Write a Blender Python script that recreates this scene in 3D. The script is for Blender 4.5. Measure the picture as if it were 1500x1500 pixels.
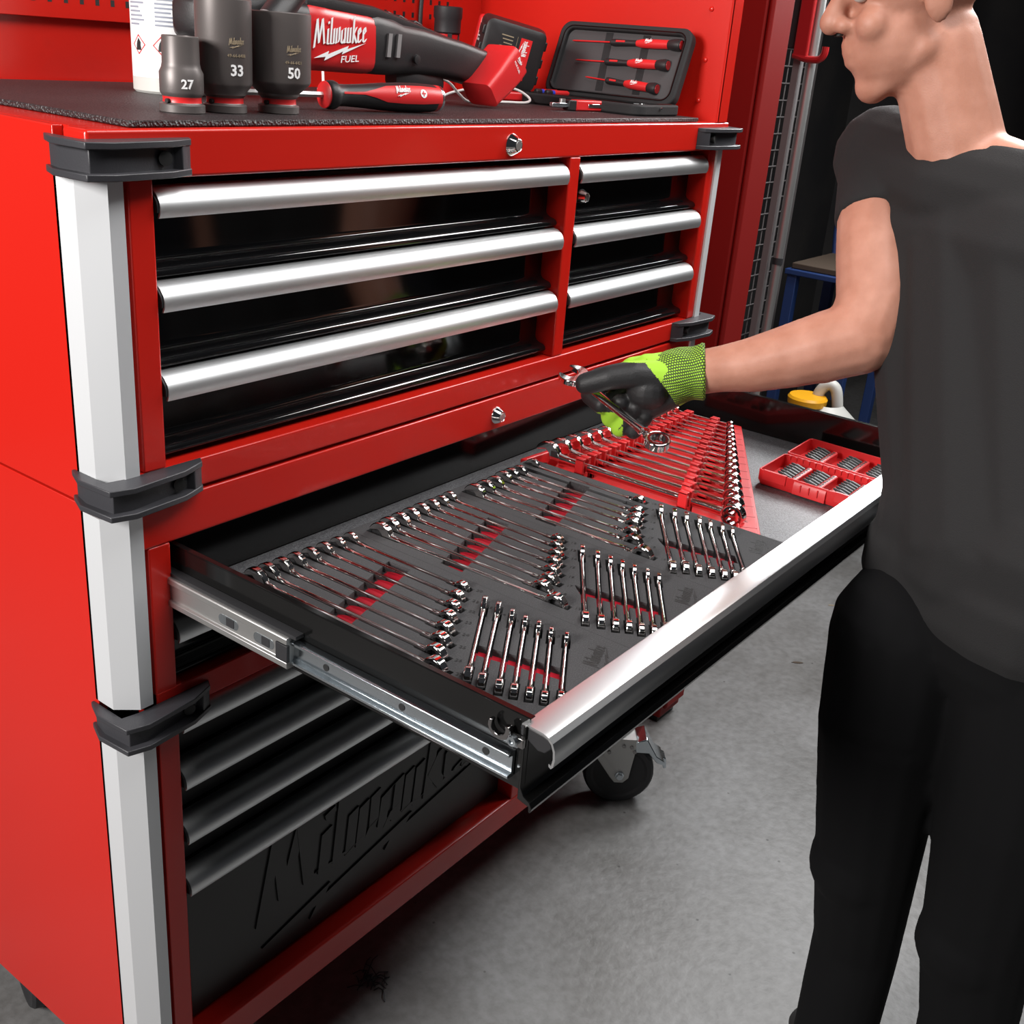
import bpy, bmesh, math, random
from mathutils import Vector, Matrix
from mathutils.geometry import delaunay_2d_cdt
random.seed(7)
for o in list(bpy.data.objects): bpy.data.objects.remove(o, do_unlink=True)
S = bpy.context.scene
COL = S.collection
PI = math.pi

# ------------------------------------------------------------------ camera
CAM_POS = Vector((-0.665, -1.0, 1.62))
CAM_R = Vector((0.60285, -0.79417, 0.07654))      # image right
CAM_D = Vector((-0.26941, -0.29292, -0.91740))    # image down
CAM_F = Vector((0.75099, 0.53243, -0.39055))      # forward
FOC = 1621.95
cd = bpy.data.cameras.new('camera'); cam = bpy.data.objects.new('camera', cd); COL.objects.link(cam)
cd.sensor_fit = 'HORIZONTAL'; cd.sensor_width = 36.0; cd.lens = 36.0*FOC/1500.0
cd.clip_start = 0.02; cd.clip_end = 60
m = Matrix.Identity(4)
for i in range(3):
    m[i][0] = CAM_R[i]; m[i][1] = -CAM_D[i]; m[i][2] = -CAM_F[i]; m[i][3] = CAM_POS[i]
cam.matrix_world = m
S.camera = cam
def at(u, v, d):
    """point seen at photo pixel (u, v) at depth d metres in front of the camera"""
    return CAM_POS + (CAM_F + CAM_R*((u-750)/FOC) + CAM_D*((v-750)/FOC))*d

# ------------------------------------------------------------------ world, lights, exposure
w = bpy.data.worlds.new('world'); S.world = w; w.use_nodes = True
w.node_tree.nodes['Background'].inputs[0].default_value = (0.75, 0.8, 0.9, 1)
w.node_tree.nodes['Background'].inputs[1].default_value = 0.03
def area(name, loc, target, sx, sy, power, col=(1, 1, 1), spread=180):
    l = bpy.data.lights.new(name, 'AREA'); l.shape = 'RECTANGLE'; l.size = sx; l.size_y = sy
    l.energy = power; l.color = col; l.spread = math.radians(spread)
    o = bpy.data.objects.new(name, l); COL.objects.link(o); o.location = loc
    d = Vector(target)-Vector(loc); o.rotation_euler = d.to_track_quat('-Z', 'Y').to_euler()
    return o
area('key_softbox', (2.45, -0.9, 2.9), (0.9, -0.1, 1.25), 0.7, 0.7, 46, (1.0, 0.98, 0.96))
area('left_softbox', (-2.6, 0.42, 2.35), (1.0, 0.2, 1.55), 1.0, 1.0, 165, (1.0, 0.96, 0.93))
area('rear_softbox', (3.1, -0.05, 2.3), (0.9, -0.35, 1.0), 0.75, 0.75, 46, (0.97, 0.99, 1.0))
area('overhead_softbox', (0.6, -1.05, 3.1), (0.6, -0.1, 1.3), 1.7, 1.2, 46, (1.0, 0.98, 0.97))
S.view_settings.view_transform = 'Standard'; S.view_settings.look = 'None'
S.view_settings.gamma = 1.0; S.view_settings.use_curve_mapping = False
S.view_settings.exposure = 0.0

# ------------------------------------------------------------------ materials
MATS = {}
def mat(name, col, rough=0.5, metal=0.0, coat=0.0, spec=0.5, noise=None, bump=None, var=None):
    m = bpy.data.materials.new(name); m.use_nodes = True
    nt = m.node_tree; b = nt.nodes['Principled BSDF']
    b.inputs['Base Color'].default_value = (*col, 1); b.inputs['Roughness'].default_value = rough
    b.inputs['Metallic'].default_value = metal; b.inputs['Coat Weight'].default_value = coat
    b.inputs['Coat Roughness'].default_value = 0.06
    b.inputs['Specular IOR Level'].default_value = spec
    tc = nt.nodes.new('ShaderNodeTexCoord')
    if var:                                     # (scale, other colour, low, high)
        n = nt.nodes.new('ShaderNodeTexNoise'); n.inputs['Scale'].default_value = var[0]; n.inputs['Detail'].default_value = 6
        r = nt.nodes.new('ShaderNodeValToRGB')
        r.color_ramp.elements[0].position = var[2]; r.color_ramp.elements[1].position = var[3]
        r.color_ramp.elements[0].color = (*col, 1); r.color_ramp.elements[1].color = (*var[1], 1)
        nt.links.new(tc.outputs['Object'], n.inputs['Vector']); nt.links.new(n.outputs['Fac'], r.inputs['Fac'])
        nt.links.new(r.outputs['Color'], b.inputs['Base Color'])
    if bump:                                    # (kind, scale, strength)
        if bump[0] == 'noise':
            n = nt.nodes.new('ShaderNodeTexNoise'); n.inputs['Scale'].default_value = bump[1]; n.inputs['Detail'].default_value = 4; out = n.outputs['Fac']
        else:
            n = nt.nodes.new('ShaderNodeTexVoronoi'); n.inputs['Scale'].default_value = bump[1]; out = n.outputs['Distance']
        bp = nt.nodes.new('ShaderNodeBump'); bp.inputs['Strength'].default_value = bump[2]; bp.inputs['Distance'].default_value = 0.002
        nt.links.new(tc.outputs['Object'], n.inputs['Vector']); nt.links.new(out, bp.inputs['Height'])
        nt.links.new(bp.outputs['Normal'], b.inputs['Normal'])
    MATS[name] = m
    return m
mat('red_paint', (0.53, 0.013, 0.007), 0.26, spec=0.45, coat=0.15, bump=('noise', 260, 0.03))
mat('red_plastic', (0.62, 0.02, 0.022), 0.38)
mat('red_plastic_dark', (0.34, 0.01, 0.012), 0.35)
mat('red_layer', (0.42, 0.006, 0.02), 0.45)
mat('gloss_black', (0.0045, 0.0045, 0.005), 0.07, spec=0.6)
mat('semi_black', (0.005, 0.005, 0.005), 0.13)
mat('inside_black', (0.005, 0.005, 0.005), 0.2)
mat('panel_black', (0.012, 0.012, 0.012), 0.38)
mat('rubber_black', (0.018, 0.018, 0.02), 0.55)
mat('bumper_black', (0.035, 0.035, 0.04), 0.42, bump=('noise', 500, 0.1))
mat('aluminium', (0.74, 0.76, 0.77), 0.29, metal=1.0)
mat('aluminium_pull', (0.76, 0.78, 0.79), 0.42, metal=0.95)
mat('aluminium_matt', (0.74, 0.76, 0.78), 0.5, metal=0.45)
mat('chrome', (0.88, 0.86, 0.84), 0.06, metal=1.0)
mat('chrome_dark', (0.32, 0.31, 0.31), 0.12, metal=1.0)
mat('zinc', (0.62, 0.68, 0.72), 0.2, metal=1.0)
mat('zinc_dull', (0.5, 0.5, 0.49), 0.4, metal=0.9)
mat('foam', (0.036, 0.036, 0.038), 0.85, bump=('noise', 900, 0.35), var=(700, (0.074, 0.074, 0.077), 0.5, 0.75))
mat('top_mat', (0.022, 0.016, 0.017), 0.5, bump=('vor', 340, 0.9))
mat('socket_steel', (0.125, 0.110, 0.106), 0.42, metal=0.4)
mat('socket_mark', (0.30, 0.24, 0.16), 0.5)
mat('white_print', (0.85, 0.85, 0.85), 0.5)
mat('emboss', (0.012, 0.012, 0.012), 0.7)
mat('tool_black', (0.017, 0.016, 0.017), 0.42, bump=('noise', 900, 0.15))
mat('tool_red', (0.60, 0.016, 0.018), 0.3)
mat('grey_plastic', (0.22, 0.21, 0.21), 0.5)
mat('white_cord', (0.75, 0.72, 0.70), 0.5)
mat('bag_fabric', (0.013, 0.013, 0.014), 0.75, bump=('noise', 1500, 0.4))
mat('bag_lining', (0.050, 0.048, 0.050), 0.6, bump=('noise', 700, 0.2))
mat('blue_plastic', (0.02, 0.05, 0.45), 0.4)
mat('blue_paint', (0.012, 0.035, 0.13), 0.5)
mat('yellow_plastic', (0.75, 0.36, 0.01), 0.4)
mat('white_plastic', (0.55, 0.55, 0.52), 0.45)
mat('paper', (0.80, 0.80, 0.80), 0.6)
mat('ink', (0.25, 0.27, 0.33), 0.6)
mat('ink_black', (0.01, 0.01, 0.01), 0.6)
mat('cardboard', (0.06, 0.040, 0.026), 0.8)
mat('skin', (0.41, 0.185, 0.125), 0.5, spec=0.35, bump=('noise', 450, 0.12), var=(26, (0.50, 0.245, 0.175), 0.35, 0.7))
MATS['skin'].node_tree.nodes['Principled BSDF'].inputs['Subsurface Weight'].default_value = 0.08
MATS['skin'].node_tree.nodes['Principled BSDF'].inputs['Subsurface Radius'].default_value = (0.012, 0.004, 0.002)
mat('cotton_black', (0.010, 0.0095, 0.010), 0.9, bump=('noise', 600, 0.3))
mat('trousers_black', (0.0045, 0.0045, 0.005), 0.95, spec=0.15)
mat('hair', (0.05, 0.03, 0.02), 0.6)
mat('glove_black', (0.016, 0.016, 0.017), 0.52, bump=('noise', 420, 0.25))
mat('knit_lime', (0.34, 0.62, 0.035), 0.75)
mat('wall_dark', (0.016, 0.016, 0.018), 0.8, var=(3, (0.035, 0.032, 0.03), 0.4, 0.75))
mat('locker_red', (0.19, 0.008, 0.007), 0.55, spec=0.15)
mat('grey_metal', (0.17, 0.155, 0.155), 0.5, metal=0.2)

def knit(m):                    # rows of dark stitches over the lime knit
    nt = m.node_tree; b = nt.nodes['Principled BSDF']
    tc = nt.nodes.new('ShaderNodeTexCoord'); mp = nt.nodes.new('ShaderNodeMapping')
    nt.links.new(tc.outputs['UV'], mp.inputs['Vector'])
    br = nt.nodes.new('ShaderNodeTexBrick'); br.offset = 0.5
    br.inputs['Scale'].default_value = 1.0
    br.inputs['Color1'].default_value = (0.36, 0.64, 0.04, 1); br.inputs['Color2'].default_value = (0.30, 0.58, 0.03, 1)
    br.inputs['Mortar'].default_value = (0.035, 0.05, 0.012, 1)
    br.inputs['Mortar Size'].default_value = 0.13; br.inputs['Mortar Smooth'].default_value = 0.25
    br.inputs['Brick Width'].default_value = 0.62; br.inputs['Row Height'].default_value = 0.5
    nt.links.new(mp.outputs['Vector'], br.inputs['Vector'])
    nt.links.new(br.outputs['Color'], b.inputs['Base Color'])
    bp = nt.nodes.new('ShaderNodeBump'); bp.inputs['Strength'].default_value = 0.6; bp.inputs['Distance'].default_value = 0.001; bp.invert = True
    nt.links.new(br.outputs['Fac'], bp.inputs['Height']); nt.links.new(bp.outputs['Normal'], b.inputs['Normal'])
knit(mat('knit_rows', (0.34, 0.62, 0.035), 0.8))

def liner():                    # woven grey drawer liner: fine light and dark cells
    m = mat('drawer_liner', (0.3, 0.3, 0.31), 0.5, spec=0.9)
    nt = m.node_tree; b = nt.nodes['Principled BSDF']
    tc = nt.nodes.new('ShaderNodeTexCoord'); v = nt.nodes.new('ShaderNodeTexVoronoi'); v.inputs['Scale'].default_value = 420
    v.inputs['Randomness'].default_value = 0.35
    r = nt.nodes.new('ShaderNodeValToRGB'); r.color_ramp.elements[0].position = 0.1; r.color_ramp.elements[1].position = 0.62
    r.color_ramp.elements[0].color = (0.30, 0.31, 0.32, 1); r.color_ramp.elements[1].color = (0.05, 0.05, 0.055, 1)
    nt.links.new(tc.outputs['Object'], v.inputs['Vector']); nt.links.new(v.outputs['Distance'], r.inputs['Fac'])
    nt.links.new(r.outputs['Color'], b.inputs['Base Color'])
    bp = nt.nodes.new('ShaderNodeBump'); bp.inputs['Strength'].default_value = 0.5; bp.inputs['Distance'].default_value = 0.001; bp.invert = True
    nt.links.new(v.outputs['Distance'], bp.inputs['Height']); nt.links.new(bp.outputs['Normal'], b.inputs['Normal'])
liner()
def concrete():
    m = mat('concrete', (0.2, 0.2, 0.2), 0.5)
    nt = m.node_tree; b = nt.nodes['Principled BSDF']; L = nt.links
    tc = nt.nodes.new('ShaderNodeTexCoord')
    n1 = nt.nodes.new('ShaderNodeTexNoise'); n1.inputs['Scale'].default_value = 2.2; n1.inputs['Detail'].default_value = 8; n1.inputs['Roughness'].default_value = 0.65
    n2 = nt.nodes.new('ShaderNodeTexNoise'); n2.inputs['Scale'].default_value = 45; n2.inputs['Detail'].default_value = 5
    n3 = nt.nodes.new('ShaderNodeTexVoronoi'); n3.inputs['Scale'].default_value = 17
    for n in (n1, n2, n3): L.new(tc.outputs['Object'], n.inputs['Vector'])
    r1 = nt.nodes.new('ShaderNodeValToRGB'); r1.color_ramp.elements[0].position = 0.3; r1.color_ramp.elements[1].position = 0.7
    r1.color_ramp.elements[0].color = (0.115, 0.111, 0.105, 1); r1.color_ramp.elements[1].color = (0.235, 0.236, 0.238, 1)
    L.new(n1.outputs['Fac'], r1.inputs['Fac'])
    mx = nt.nodes.new('ShaderNodeMix'); mx.data_type = 'RGBA'; mx.blend_type = 'MULTIPLY'; mx.inputs['Factor'].default_value = 0.55
    r2 = nt.nodes.new('ShaderNodeValToRGB'); r2.color_ramp.elements[0].position = 0.3; r2.color_ramp.elements[1].position = 0.62
    r2.color_ramp.elements[0].color = (0.55, 0.54, 0.52, 1); r2.color_ramp.elements[1].color = (1, 1, 1, 1)
    L.new(n2.outputs['Fac'], r2.inputs['Fac']); L.new(r1.outputs['Color'], mx.inputs['A']); L.new(r2.outputs['Color'], mx.inputs['B'])
    r3 = nt.nodes.new('ShaderNodeValToRGB'); r3.color_ramp.elements[0].position = 0.03; r3.color_ramp.elements[1].position = 0.07
    r3.color_ramp.elements[0].color = (0.2, 0.19, 0.17, 1); r3.color_ramp.elements[1].color = (1, 1, 1, 1)
    L.new(n3.outputs['Distance'], r3.inputs['Fac'])
    m2 = nt.nodes.new('ShaderNodeMix'); m2.data_type = 'RGBA'; m2.blend_type = 'MULTIPLY'; m2.inputs['Factor'].default_value = 0.8
    L.new(mx.outputs['Result'], m2.inputs['A']); L.new(r3.outputs['Color'], m2.inputs['B'])
    L.new(m2.outputs['Result'], b.inputs['Base Color'])
    rr = nt.nodes.new('ShaderNodeMapRange'); rr.inputs['To Min'].default_value = 0.34; rr.inputs['To Max'].default_value = 0.6
    L.new(n1.outputs['Fac'], rr.inputs['Value']); L.new(rr.outputs['Result'], b.inputs['Roughness'])
    bp = nt.nodes.new('ShaderNodeBump'); bp.inputs['Strength'].default_value = 0.35; bp.inputs['Distance'].default_value = 0.004
    L.new(n2.outputs['Fac'], bp.inputs['Height']); L.new(bp.outputs['Normal'], b.inputs['Normal'])
concrete()

# ------------------------------------------------------------------ mesh helpers
class MB:
    """collects shapes, then links them as ONE mesh object"""
    def __init__(s): s.v = []; s.f = []; s.m = []
    def add(s, vs, fs, mi=0):
        o = len(s.v); s.v += [Vector(p) for p in vs]; s.f += [tuple(i+o for i in f) for f in fs]; s.m += [mi]*len(fs); return s
    def box(s, x0, x1, y0, y1, z0, z1, mi=0, M=None):
        vs = [Vector((x, y, z)) for z in (z0, z1) for y in (y0, y1) for x in (x0, x1)]
        if M is not None: vs = [M @ p for p in vs]
        return s.add(vs, [(0, 2, 3, 1), (4, 5, 7, 6), (0, 1, 5, 4), (2, 6, 7, 3), (0, 4, 6, 2), (1, 3, 7, 5)], mi)
    def prism(s, poly, h0, h1, fn=None, mi=0):
        """polygon (a, b) extruded along c from h0 to h1; fn maps (a, b, c) to a point"""
        fn = fn or (lambda a, b, c: Vector((a, b, c))); n = len(poly)
        vs = [fn(a, b, h0) for a, b in poly]+[fn(a, b, h1) for a, b in poly]
        fs = [tuple(range(n))[::-1], tuple(range(n, 2*n))]+[(i, (i+1) % n, n+(i+1) % n, n+i) for i in range(n)]
        return s.add(vs, fs, mi)
    def ring(s, outer, inner, h0, h1, fn=None, mi=0):
        """loop between two outlines with the same number of points"""
        fn = fn or (lambda a, b, c: Vector((a, b, c))); n = len(outer)
        vs = [fn(a, b, h) for L, h in ((outer, h0), (outer, h1), (inner, h1), (inner, h0)) for a, b in L]
        fs = []
        for k in range(4):
            k2 = (k+1) % 4
            fs += [(k*n+i, k*n+(i+1) % n, k2*n+(i+1) % n, k2*n+i) for i in range(n)]
        return s.add(vs, fs, mi)
    def lathe(s, prof, org=(0, 0, 0), axis=(0, 0, 1), n=32, mi=0, cap=True):
        """profile of (radius, height) turned about an axis"""
        ax = Vector(axis).normalized(); t = Vector((1, 0, 0)) if abs(ax.x) < 0.9 else Vector((0, 1, 0))
        a = ax.cross(t).normalized(); b = ax.cross(a); org = Vector(org); k = len(prof)
        vs = [org+ax*h+(a*math.cos(2*PI*i/n)+b*math.sin(2*PI*i/n))*r for r, h in prof for i in range(n)]
        fs = [(j*n+i, j*n+(i+1) % n, (j+1)*n+(i+1) % n, (j+1)*n+i) for j in range(k-1) for i in range(n)]
        if cap: fs += [tuple(range(n))[::-1], tuple(range((k-1)*n, k*n))]
        return s.add(vs, fs, mi)
    def cyl(s, p0, p1, r0, r1=None, n=20, mi=0):
        p0 = Vector(p0); p1 = Vector(p1); r1 = r0 if r1 is None else r1
        return s.lathe([(r0, 0), (r1, (p1-p0).length)], p0, p1-p0, n, mi)
    def tube(s, pts, r, n=10, mi=0, closed=False):
        pts = [Vector(p) for p in pts]; k = len(pts); vs = []
        up = Vector((0, 0, 1)); rs = r if isinstance(r, (list, tuple)) else [r]*k
        prev = None
        for i, p in enumerate(pts):
            d = (pts[(i+1) % k]-pts[i-1]) if closed else (pts[min(i+1, k-1)]-pts[max(i-1, 0)])
            d.normalize()
            a = d.cross(up if prev is None else prev)
            if a.length < 1e-4: a = d.cross(Vector((1, 0, 0)))
            a.normalize(); b = a.cross(d).normalized(); prev = b
            vs += [p+(a*math.cos(2*PI*j/n)+b*math.sin(2*PI*j/n))*rs[i] for j in range(n)]
        fs = []
        for i in range(k if closed else k-1):
            q = (i+1) % k
            fs += [(i*n+j, i*n+(j+1) % n, q*n+(j+1) % n, q*n+j) for j in range(n)]
        if not closed: fs += [tuple(range(n))[::-1], tuple(range((k-1)*n, k*n))]
        return s.add(vs, fs, mi)
    def sphere(s, c, r, n=16, mi=0, sc=(1, 1, 1), M=None):
        c = Vector(c); k = n//2; vs = []; fs = []
        for j in range(k+1):
            t = PI*j/k
            for i in range(n):
                p = 2*PI*i/n; q = Vector((r*sc[0]*math.sin(t)*math.cos(p), r*sc[1]*math.sin(t)*math.sin(p), r*sc[2]*math.cos(t)))
                if M is not None: q = M @ q
                vs.append(c+q)
        for j in range(k):
            for i in range(n): fs.append((j*n+i, (j+1)*n+i, (j+1)*n+(i+1) % n, j*n+(i+1) % n))
        return s.add(vs, fs, mi)
    def cap(s, p0, p1, r0, r1, n=14):
        """tapered capsule, raw material for a remeshed body"""
        p0 = Vector(p0); p1 = Vector(p1); s.cyl(p0, p1, r0, r1, n); s.sphere(p0, r0, n); s.sphere(p1, r1, n); return s
    def chain(s, pts, rs):
        for i in range(len(pts)-1): s.cap(pts[i], pts[i+1], rs[i], rs[i+1])
        return s
    def mesh(s, name, org=(0, 0, 0), angle=35, fix=True, smooth=True):
        org = Vector(org); me = bpy.data.meshes.new(name)
        me.from_pydata([tuple(p-org) for p in s.v], [], s.f)
        me.polygons.foreach_set('material_index', s.m)
        if fix:
            bm = bmesh.new(); bm.from_mesh(me)
            bmesh.ops.remove_doubles(bm, verts=bm.verts, dist=1e-6)
            bmesh.ops.recalc_face_normals(bm, faces=bm.faces); bm.to_mesh(me); bm.free()
        if smooth:
            me.polygons.foreach_set('use_smooth', [True]*len(me.polygons)); me.set_sharp_from_angle(angle=math.radians(angle))
        me.update(); return me
    def build(s, name, mats, parent=None, bevel=0, angle=35, seg=2, world=True, smooth=True):
        org = parent['_o'] if (parent is not None and world) else (0, 0, 0)
        o = bpy.data.objects.new(name, s.mesh(name, org, angle, smooth=smooth))
        for q in ([mats] if isinstance(mats, str) else mats): o.data.materials.append(MATS[q])
        COL.objects.link(o); o['_o'] = list(org)
        if parent is not None: o.parent = parent
        if bevel:
            b = o.modifiers.new('bevel', 'BEVEL'); b.width = bevel; b.segments = seg; b.limit_method = 'ANGLE'; b.angle_limit = math.radians(40)
        return o
def tag(o, label, cat, group=None, kind=None):
    if label: o['label'] = label
    if cat: o['category'] = cat
    if group: o['group'] = group
    if kind: o['kind'] = kind
    return o
def thing(name, label, cat, loc=(0, 0, 0), group=None):
    o = bpy.data.objects.new(name, None); COL.objects.link(o); o.location = loc; o['_o'] = list(loc)
    o.empty_display_size = 0.05
    return tag(o, label, cat, group)
def single(mb, name, mats, label, cat, loc=None, group=None, **k):
    """a thing that is one mesh, its origin at loc"""
    base = {'_o': list(loc)} if loc is not None else None
    o = bpy.data.objects.new(name, mb.mesh(name, loc or (0, 0, 0), k.get('angle', 35)))
    for q in ([mats] if isinstance(mats, str) else mats): o.data.materials.append(MATS[q])
    COL.objects.link(o); o['_o'] = list(loc or (0, 0, 0))
    if loc is not None: o.location = loc
    if k.get('bevel'):
        b = o.modifiers.new('bevel', 'BEVEL'); b.width = k['bevel']; b.segments = 2; b.limit_method = 'ANGLE'; b.angle_limit = math.radians(40)
    return tag(o, label, cat, group)
def copy_tree(o, parent=None):
    c = o.copy(); COL.objects.link(c); c.parent = parent
    for ch in list(o.children): copy_tree(ch, c)
    return c
def frame_map(org, ex, ey, ez):
    org, ex, ey, ez = Vector(org), Vector(ex), Vector(ey), Vector(ez)
    return lambda a, b, c: org+ex*a+ey*b+ez*c
def remesh(mb, name, voxel, smooth=4, fac=0.5):
    """fuse overlapping shapes into one continuous surface"""
    me = mb.mesh(name+'_raw', fix=False, smooth=False)
    o = bpy.data.objects.new(name+'_raw', me); COL.objects.link(o)
    r = o.modifiers.new('r', 'REMESH'); r.mode = 'VOXEL'; r.voxel_size = voxel; r.adaptivity = 0
    if smooth:
        q = o.modifiers.new('s', 'SMOOTH'); q.factor = fac; q.iterations = smooth
    bpy.context.view_layer.update()
    dg = bpy.context.evaluated_depsgraph_get()
    out = bpy.data.meshes.new_from_object(o.evaluated_get(dg))
    bpy.data.objects.remove(o, do_unlink=True)
    out.name = name; out.materials.clear()
    out.polygons.foreach_set('use_smooth', [True]*len(out.polygons))
    return out
def mesh_obj(name, me, mats, parent=None):
    o = bpy.data.objects.new(name, me); COL.objects.link(o)
    for q in ([mats] if isinstance(mats, str) else mats): me.materials.append(MATS[q])
    o['_o'] = [0, 0, 0]
    if parent is not None:
        o.parent = parent; o.location = -Vector(parent['_o'])
    return o

# ---- lettering: built-in font for plain text, broad-nib strokes for the script logo
def text_mb(mb, body, size, fn, thick, align='CENTER', bold=0.0, shear=0.0, mi=0):
    cu = bpy.data.curves.new('t', 'FONT'); cu.body = body; cu.size = size; cu.align_x = align; cu.offset = bold; cu.shear = shear
    cu.resolution_u = 2; cu.extrude = thick/2
    o = bpy.data.objects.new('t', cu); COL.objects.link(o); bpy.context.view_layer.update()
    me = bpy.data.meshes.new_from_object(o.evaluated_get(bpy.context.evaluated_depsgraph_get()))
    mb.add([fn(p.co.x, p.co.y, p.co.z+thick/2) for p in me.vertices], [tuple(p.vertices) for p in me.polygons], mi)
    bpy.data.objects.remove(o, do_unlink=True); bpy.data.meshes.remove(me); bpy.data.curves.remove(cu)
LOGO = [[(0.0, -.04), (.16, 1.0)], [(.16, 1.0), (.22, .12)], [(.22, .12), (.40, 1.0)], [(.40, 1.0), (.47, .08), (.55, .12)],
        [(.66, .62), (.62, .08), (.70, .06)], [(.69, .88), (.70, .80)], [(.84, 1.02), (.77, .08), (.85, .06)],
        [(.95, .62), (.91, .06), (1.01, .12)], [(1.07, .62), (1.03, .06), (1.13, .12)], [(1.20, .66), (1.18, .22), (1.13, .10)],
        [(1.43, .60), (1.32, .54), (1.28, .12), (1.35, .05), (1.43, .22)], [(1.48, .62), (1.44, .06), (1.52, .08)],
        [(1.61, .62), (1.57, .08), (1.66, .06)], [(1.74, .62), (1.70, .06), (1.78, .08)], [(1.92, 1.02), (1.84, .03)],
        [(2.02, .62), (1.89, .36), (2.03, .03)], [(2.12, .32), (2.23, .44), (2.20, .60), (2.12, .50), (2.10, .10), (2.18, .04), (2.26, .16)],
        [(2.37, .32), (2.48, .44), (2.45, .60), (2.37, .50), (2.35, .10), (2.43, .04), (2.51, .16)]]
BOLT = [(0, -.42), (.70, -.20), (.65, -.32), (1.65, -.06), (1.58, -.18), (2.5, .0), (1.32, -.36), (1.38, -.25), (.48, -.54), (.55, -.40)]
def logo_mb(mb, size, fn, thick, nib=0.10, mi=0, bolt=True, rise=0.07):
    """script wordmark with its lightning bolt; size = cap height, width about 2.5 caps"""
    nx, ny = nib*0.5, nib*0.22
    def P(a, b): return (a*size, (b+a*rise)*size)
    k = 0
    for st in LOGO:
        for (a, b), (c, d) in zip(st, st[1:]):
            k += 1
            q = [P(a-nx, b-ny), P(a+nx, b+ny), P(c+nx, d+ny), P(c-nx, d-ny)]
            mb.prism(q, -thick*.02*(k % 4), thick*(1-.05*(k % 4)), fn, mi)
    if bolt:
        q = [P(a, b) for a, b in BOLT]
        vs = [Vector((x, y)) for x, y in q]; n = len(vs)
        _, _, fs, _, _, _ = delaunay_2d_cdt(vs, [], [list(range(n))], 1, 1e-7)
        pts = [fn(x, y, thick) for x, y in q]+[fn(x, y, 0) for x, y in q]
        mb.add(pts, [tuple(f) for f in fs]+[(i, (i+1) % n, n+(i+1) % n, n+i) for i in range(n)], mi)
def rrect(w, h, r, n=5, cx=0, cy=0):
    pts = []
    for sx, sy, a0 in ((1, 1, 0), (-1, 1, 90), (-1, -1, 180), (1, -1, 270)):
        for k in range(n+1):
            a = math.radians(a0+90*k/n); pts.append((cx+sx*(w/2-r)+r*math.cos(a), cy+sy*(h/2-r)+r*math.sin(a)))
    return pts
# ================================================================== the setting
def struct(mb, name, mats, **k):
    o = mb.build(name, mats, None, **k); o['kind'] = 'structure'; return o
struct(MB().box(-4, 6.5, -5, 3.2, -0.1, 0), 'floor', 'concrete')
struct(MB().box(-4, 6.5, 3.0, 3.2, 0, 3.6), 'wall_back', 'wall_dark')
struct(MB().box(6.3, 6.5, -5, 3.0, 0, 3.6), 'wall_right', 'wall_dark')

# ================================================================== tool chest (upper) and cabinet (lower)
XL, XR = -0.018, 1.35            # outer sides
TOPZ, JOIN, BOT = 1.51, 1.106, 0.191
DEPTH = 0.58
def pull_profile(zt, h=0.031, dy=0.0):
    """section (y, z) of a curved aluminium drawer pull"""
    f = [(.034, -.003), (.020, .0), (.010, -.0015), (.003, -.006), (-.002, -.0125), (-.004, -.019), (-.0035, -.026), (-.001, -h)]
    b = [(.0015, -h), (-.0008, -.026), (-.0012, -.019), (.0008, -.0135), (.005, -.008), (.011, -.0042), (.020, -.003), (.034, -.006)]
    return [(y+dy, z+zt) for y, z in f+b]
def pull(parent, x0, x1, zt, dy=0.0):
    fn = lambda a, b, c: Vector((c, a, b))
    h = MB().prism(pull_profile(zt, dy=dy), x0+.002, x1-.002, fn).build('handle', 'aluminium_pull', parent, angle=28)
    f = [(.034, -.003), (.020, .0), (.010, -.0015), (.003, -.006), (-.002, -.0125), (-.004, -.019), (-.0035, -.026), (.006, -.0275), (.034, -.026)]
    q = [(y+dy, z+zt) for y, z in f]
    for xa, xb in ((x0-.0005, x0+.0018), (x1-.0018, x1+.0005)):
        MB().prism([(y*0.92+.0015, (z-zt)*0.92+zt-.0012) for y, z in q], xa, xb, fn).build('end_cap', 'rubber_black', parent)
    return h
def drawer(parent, x0, x1, zt, zb, lip=True, m='gloss_black'):
    """closed drawer front: recessed gloss panel rolling out to a lip at its foot"""
    fn = lambda a, b, c: Vector((c, a, b))
    if lip: q = [(.037, zt-.002), (.037, zb+.022), (.0365, zb+.0185), (.035, zb+.0158), (.0325, zb+.0135), (.029, zb+.0118), (.025, zb+.0107), (.0205, zb+.0098), (.0175, zb+.0083), (.0155, zb+.0060), (.0145, zb+.003), (.0155, zb), (.06, zb), (.06, zt-.002)]
    else: q = [(.034, zt-.002), (.034, zb), (.06, zb), (.06, zt-.002)]
    d = MB().prism(q, x0, x1, fn).build('drawer', m, parent, angle=50)
    pull(d, x0, x1, zt)
    return d
def lock(parent, x, z, y=0.0, s=1.0):
    l = MB().lathe([(.0125*s, 0), (.0125*s, -.0012), (.0118*s, -.003), (.0075*s, -.012), (.0068*s, -.0125), (.0064*s, -.0118), (.0062*s, -.0118)], (x, y, z), (0, 1, 0), 28).build('lock', 'chrome', parent, angle=25)
    k = MB().box(x-.0007*s, x+.0007*s, y-.0122, y-.0116, z-.004*s, z+.004*s)
    k.lathe([(.0055*s, -.0122), (.0052*s, -.0128)], (x, y, z), (0, 1, 0), 20)
    k.build('key_face', 'zinc_dull', l)
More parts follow.
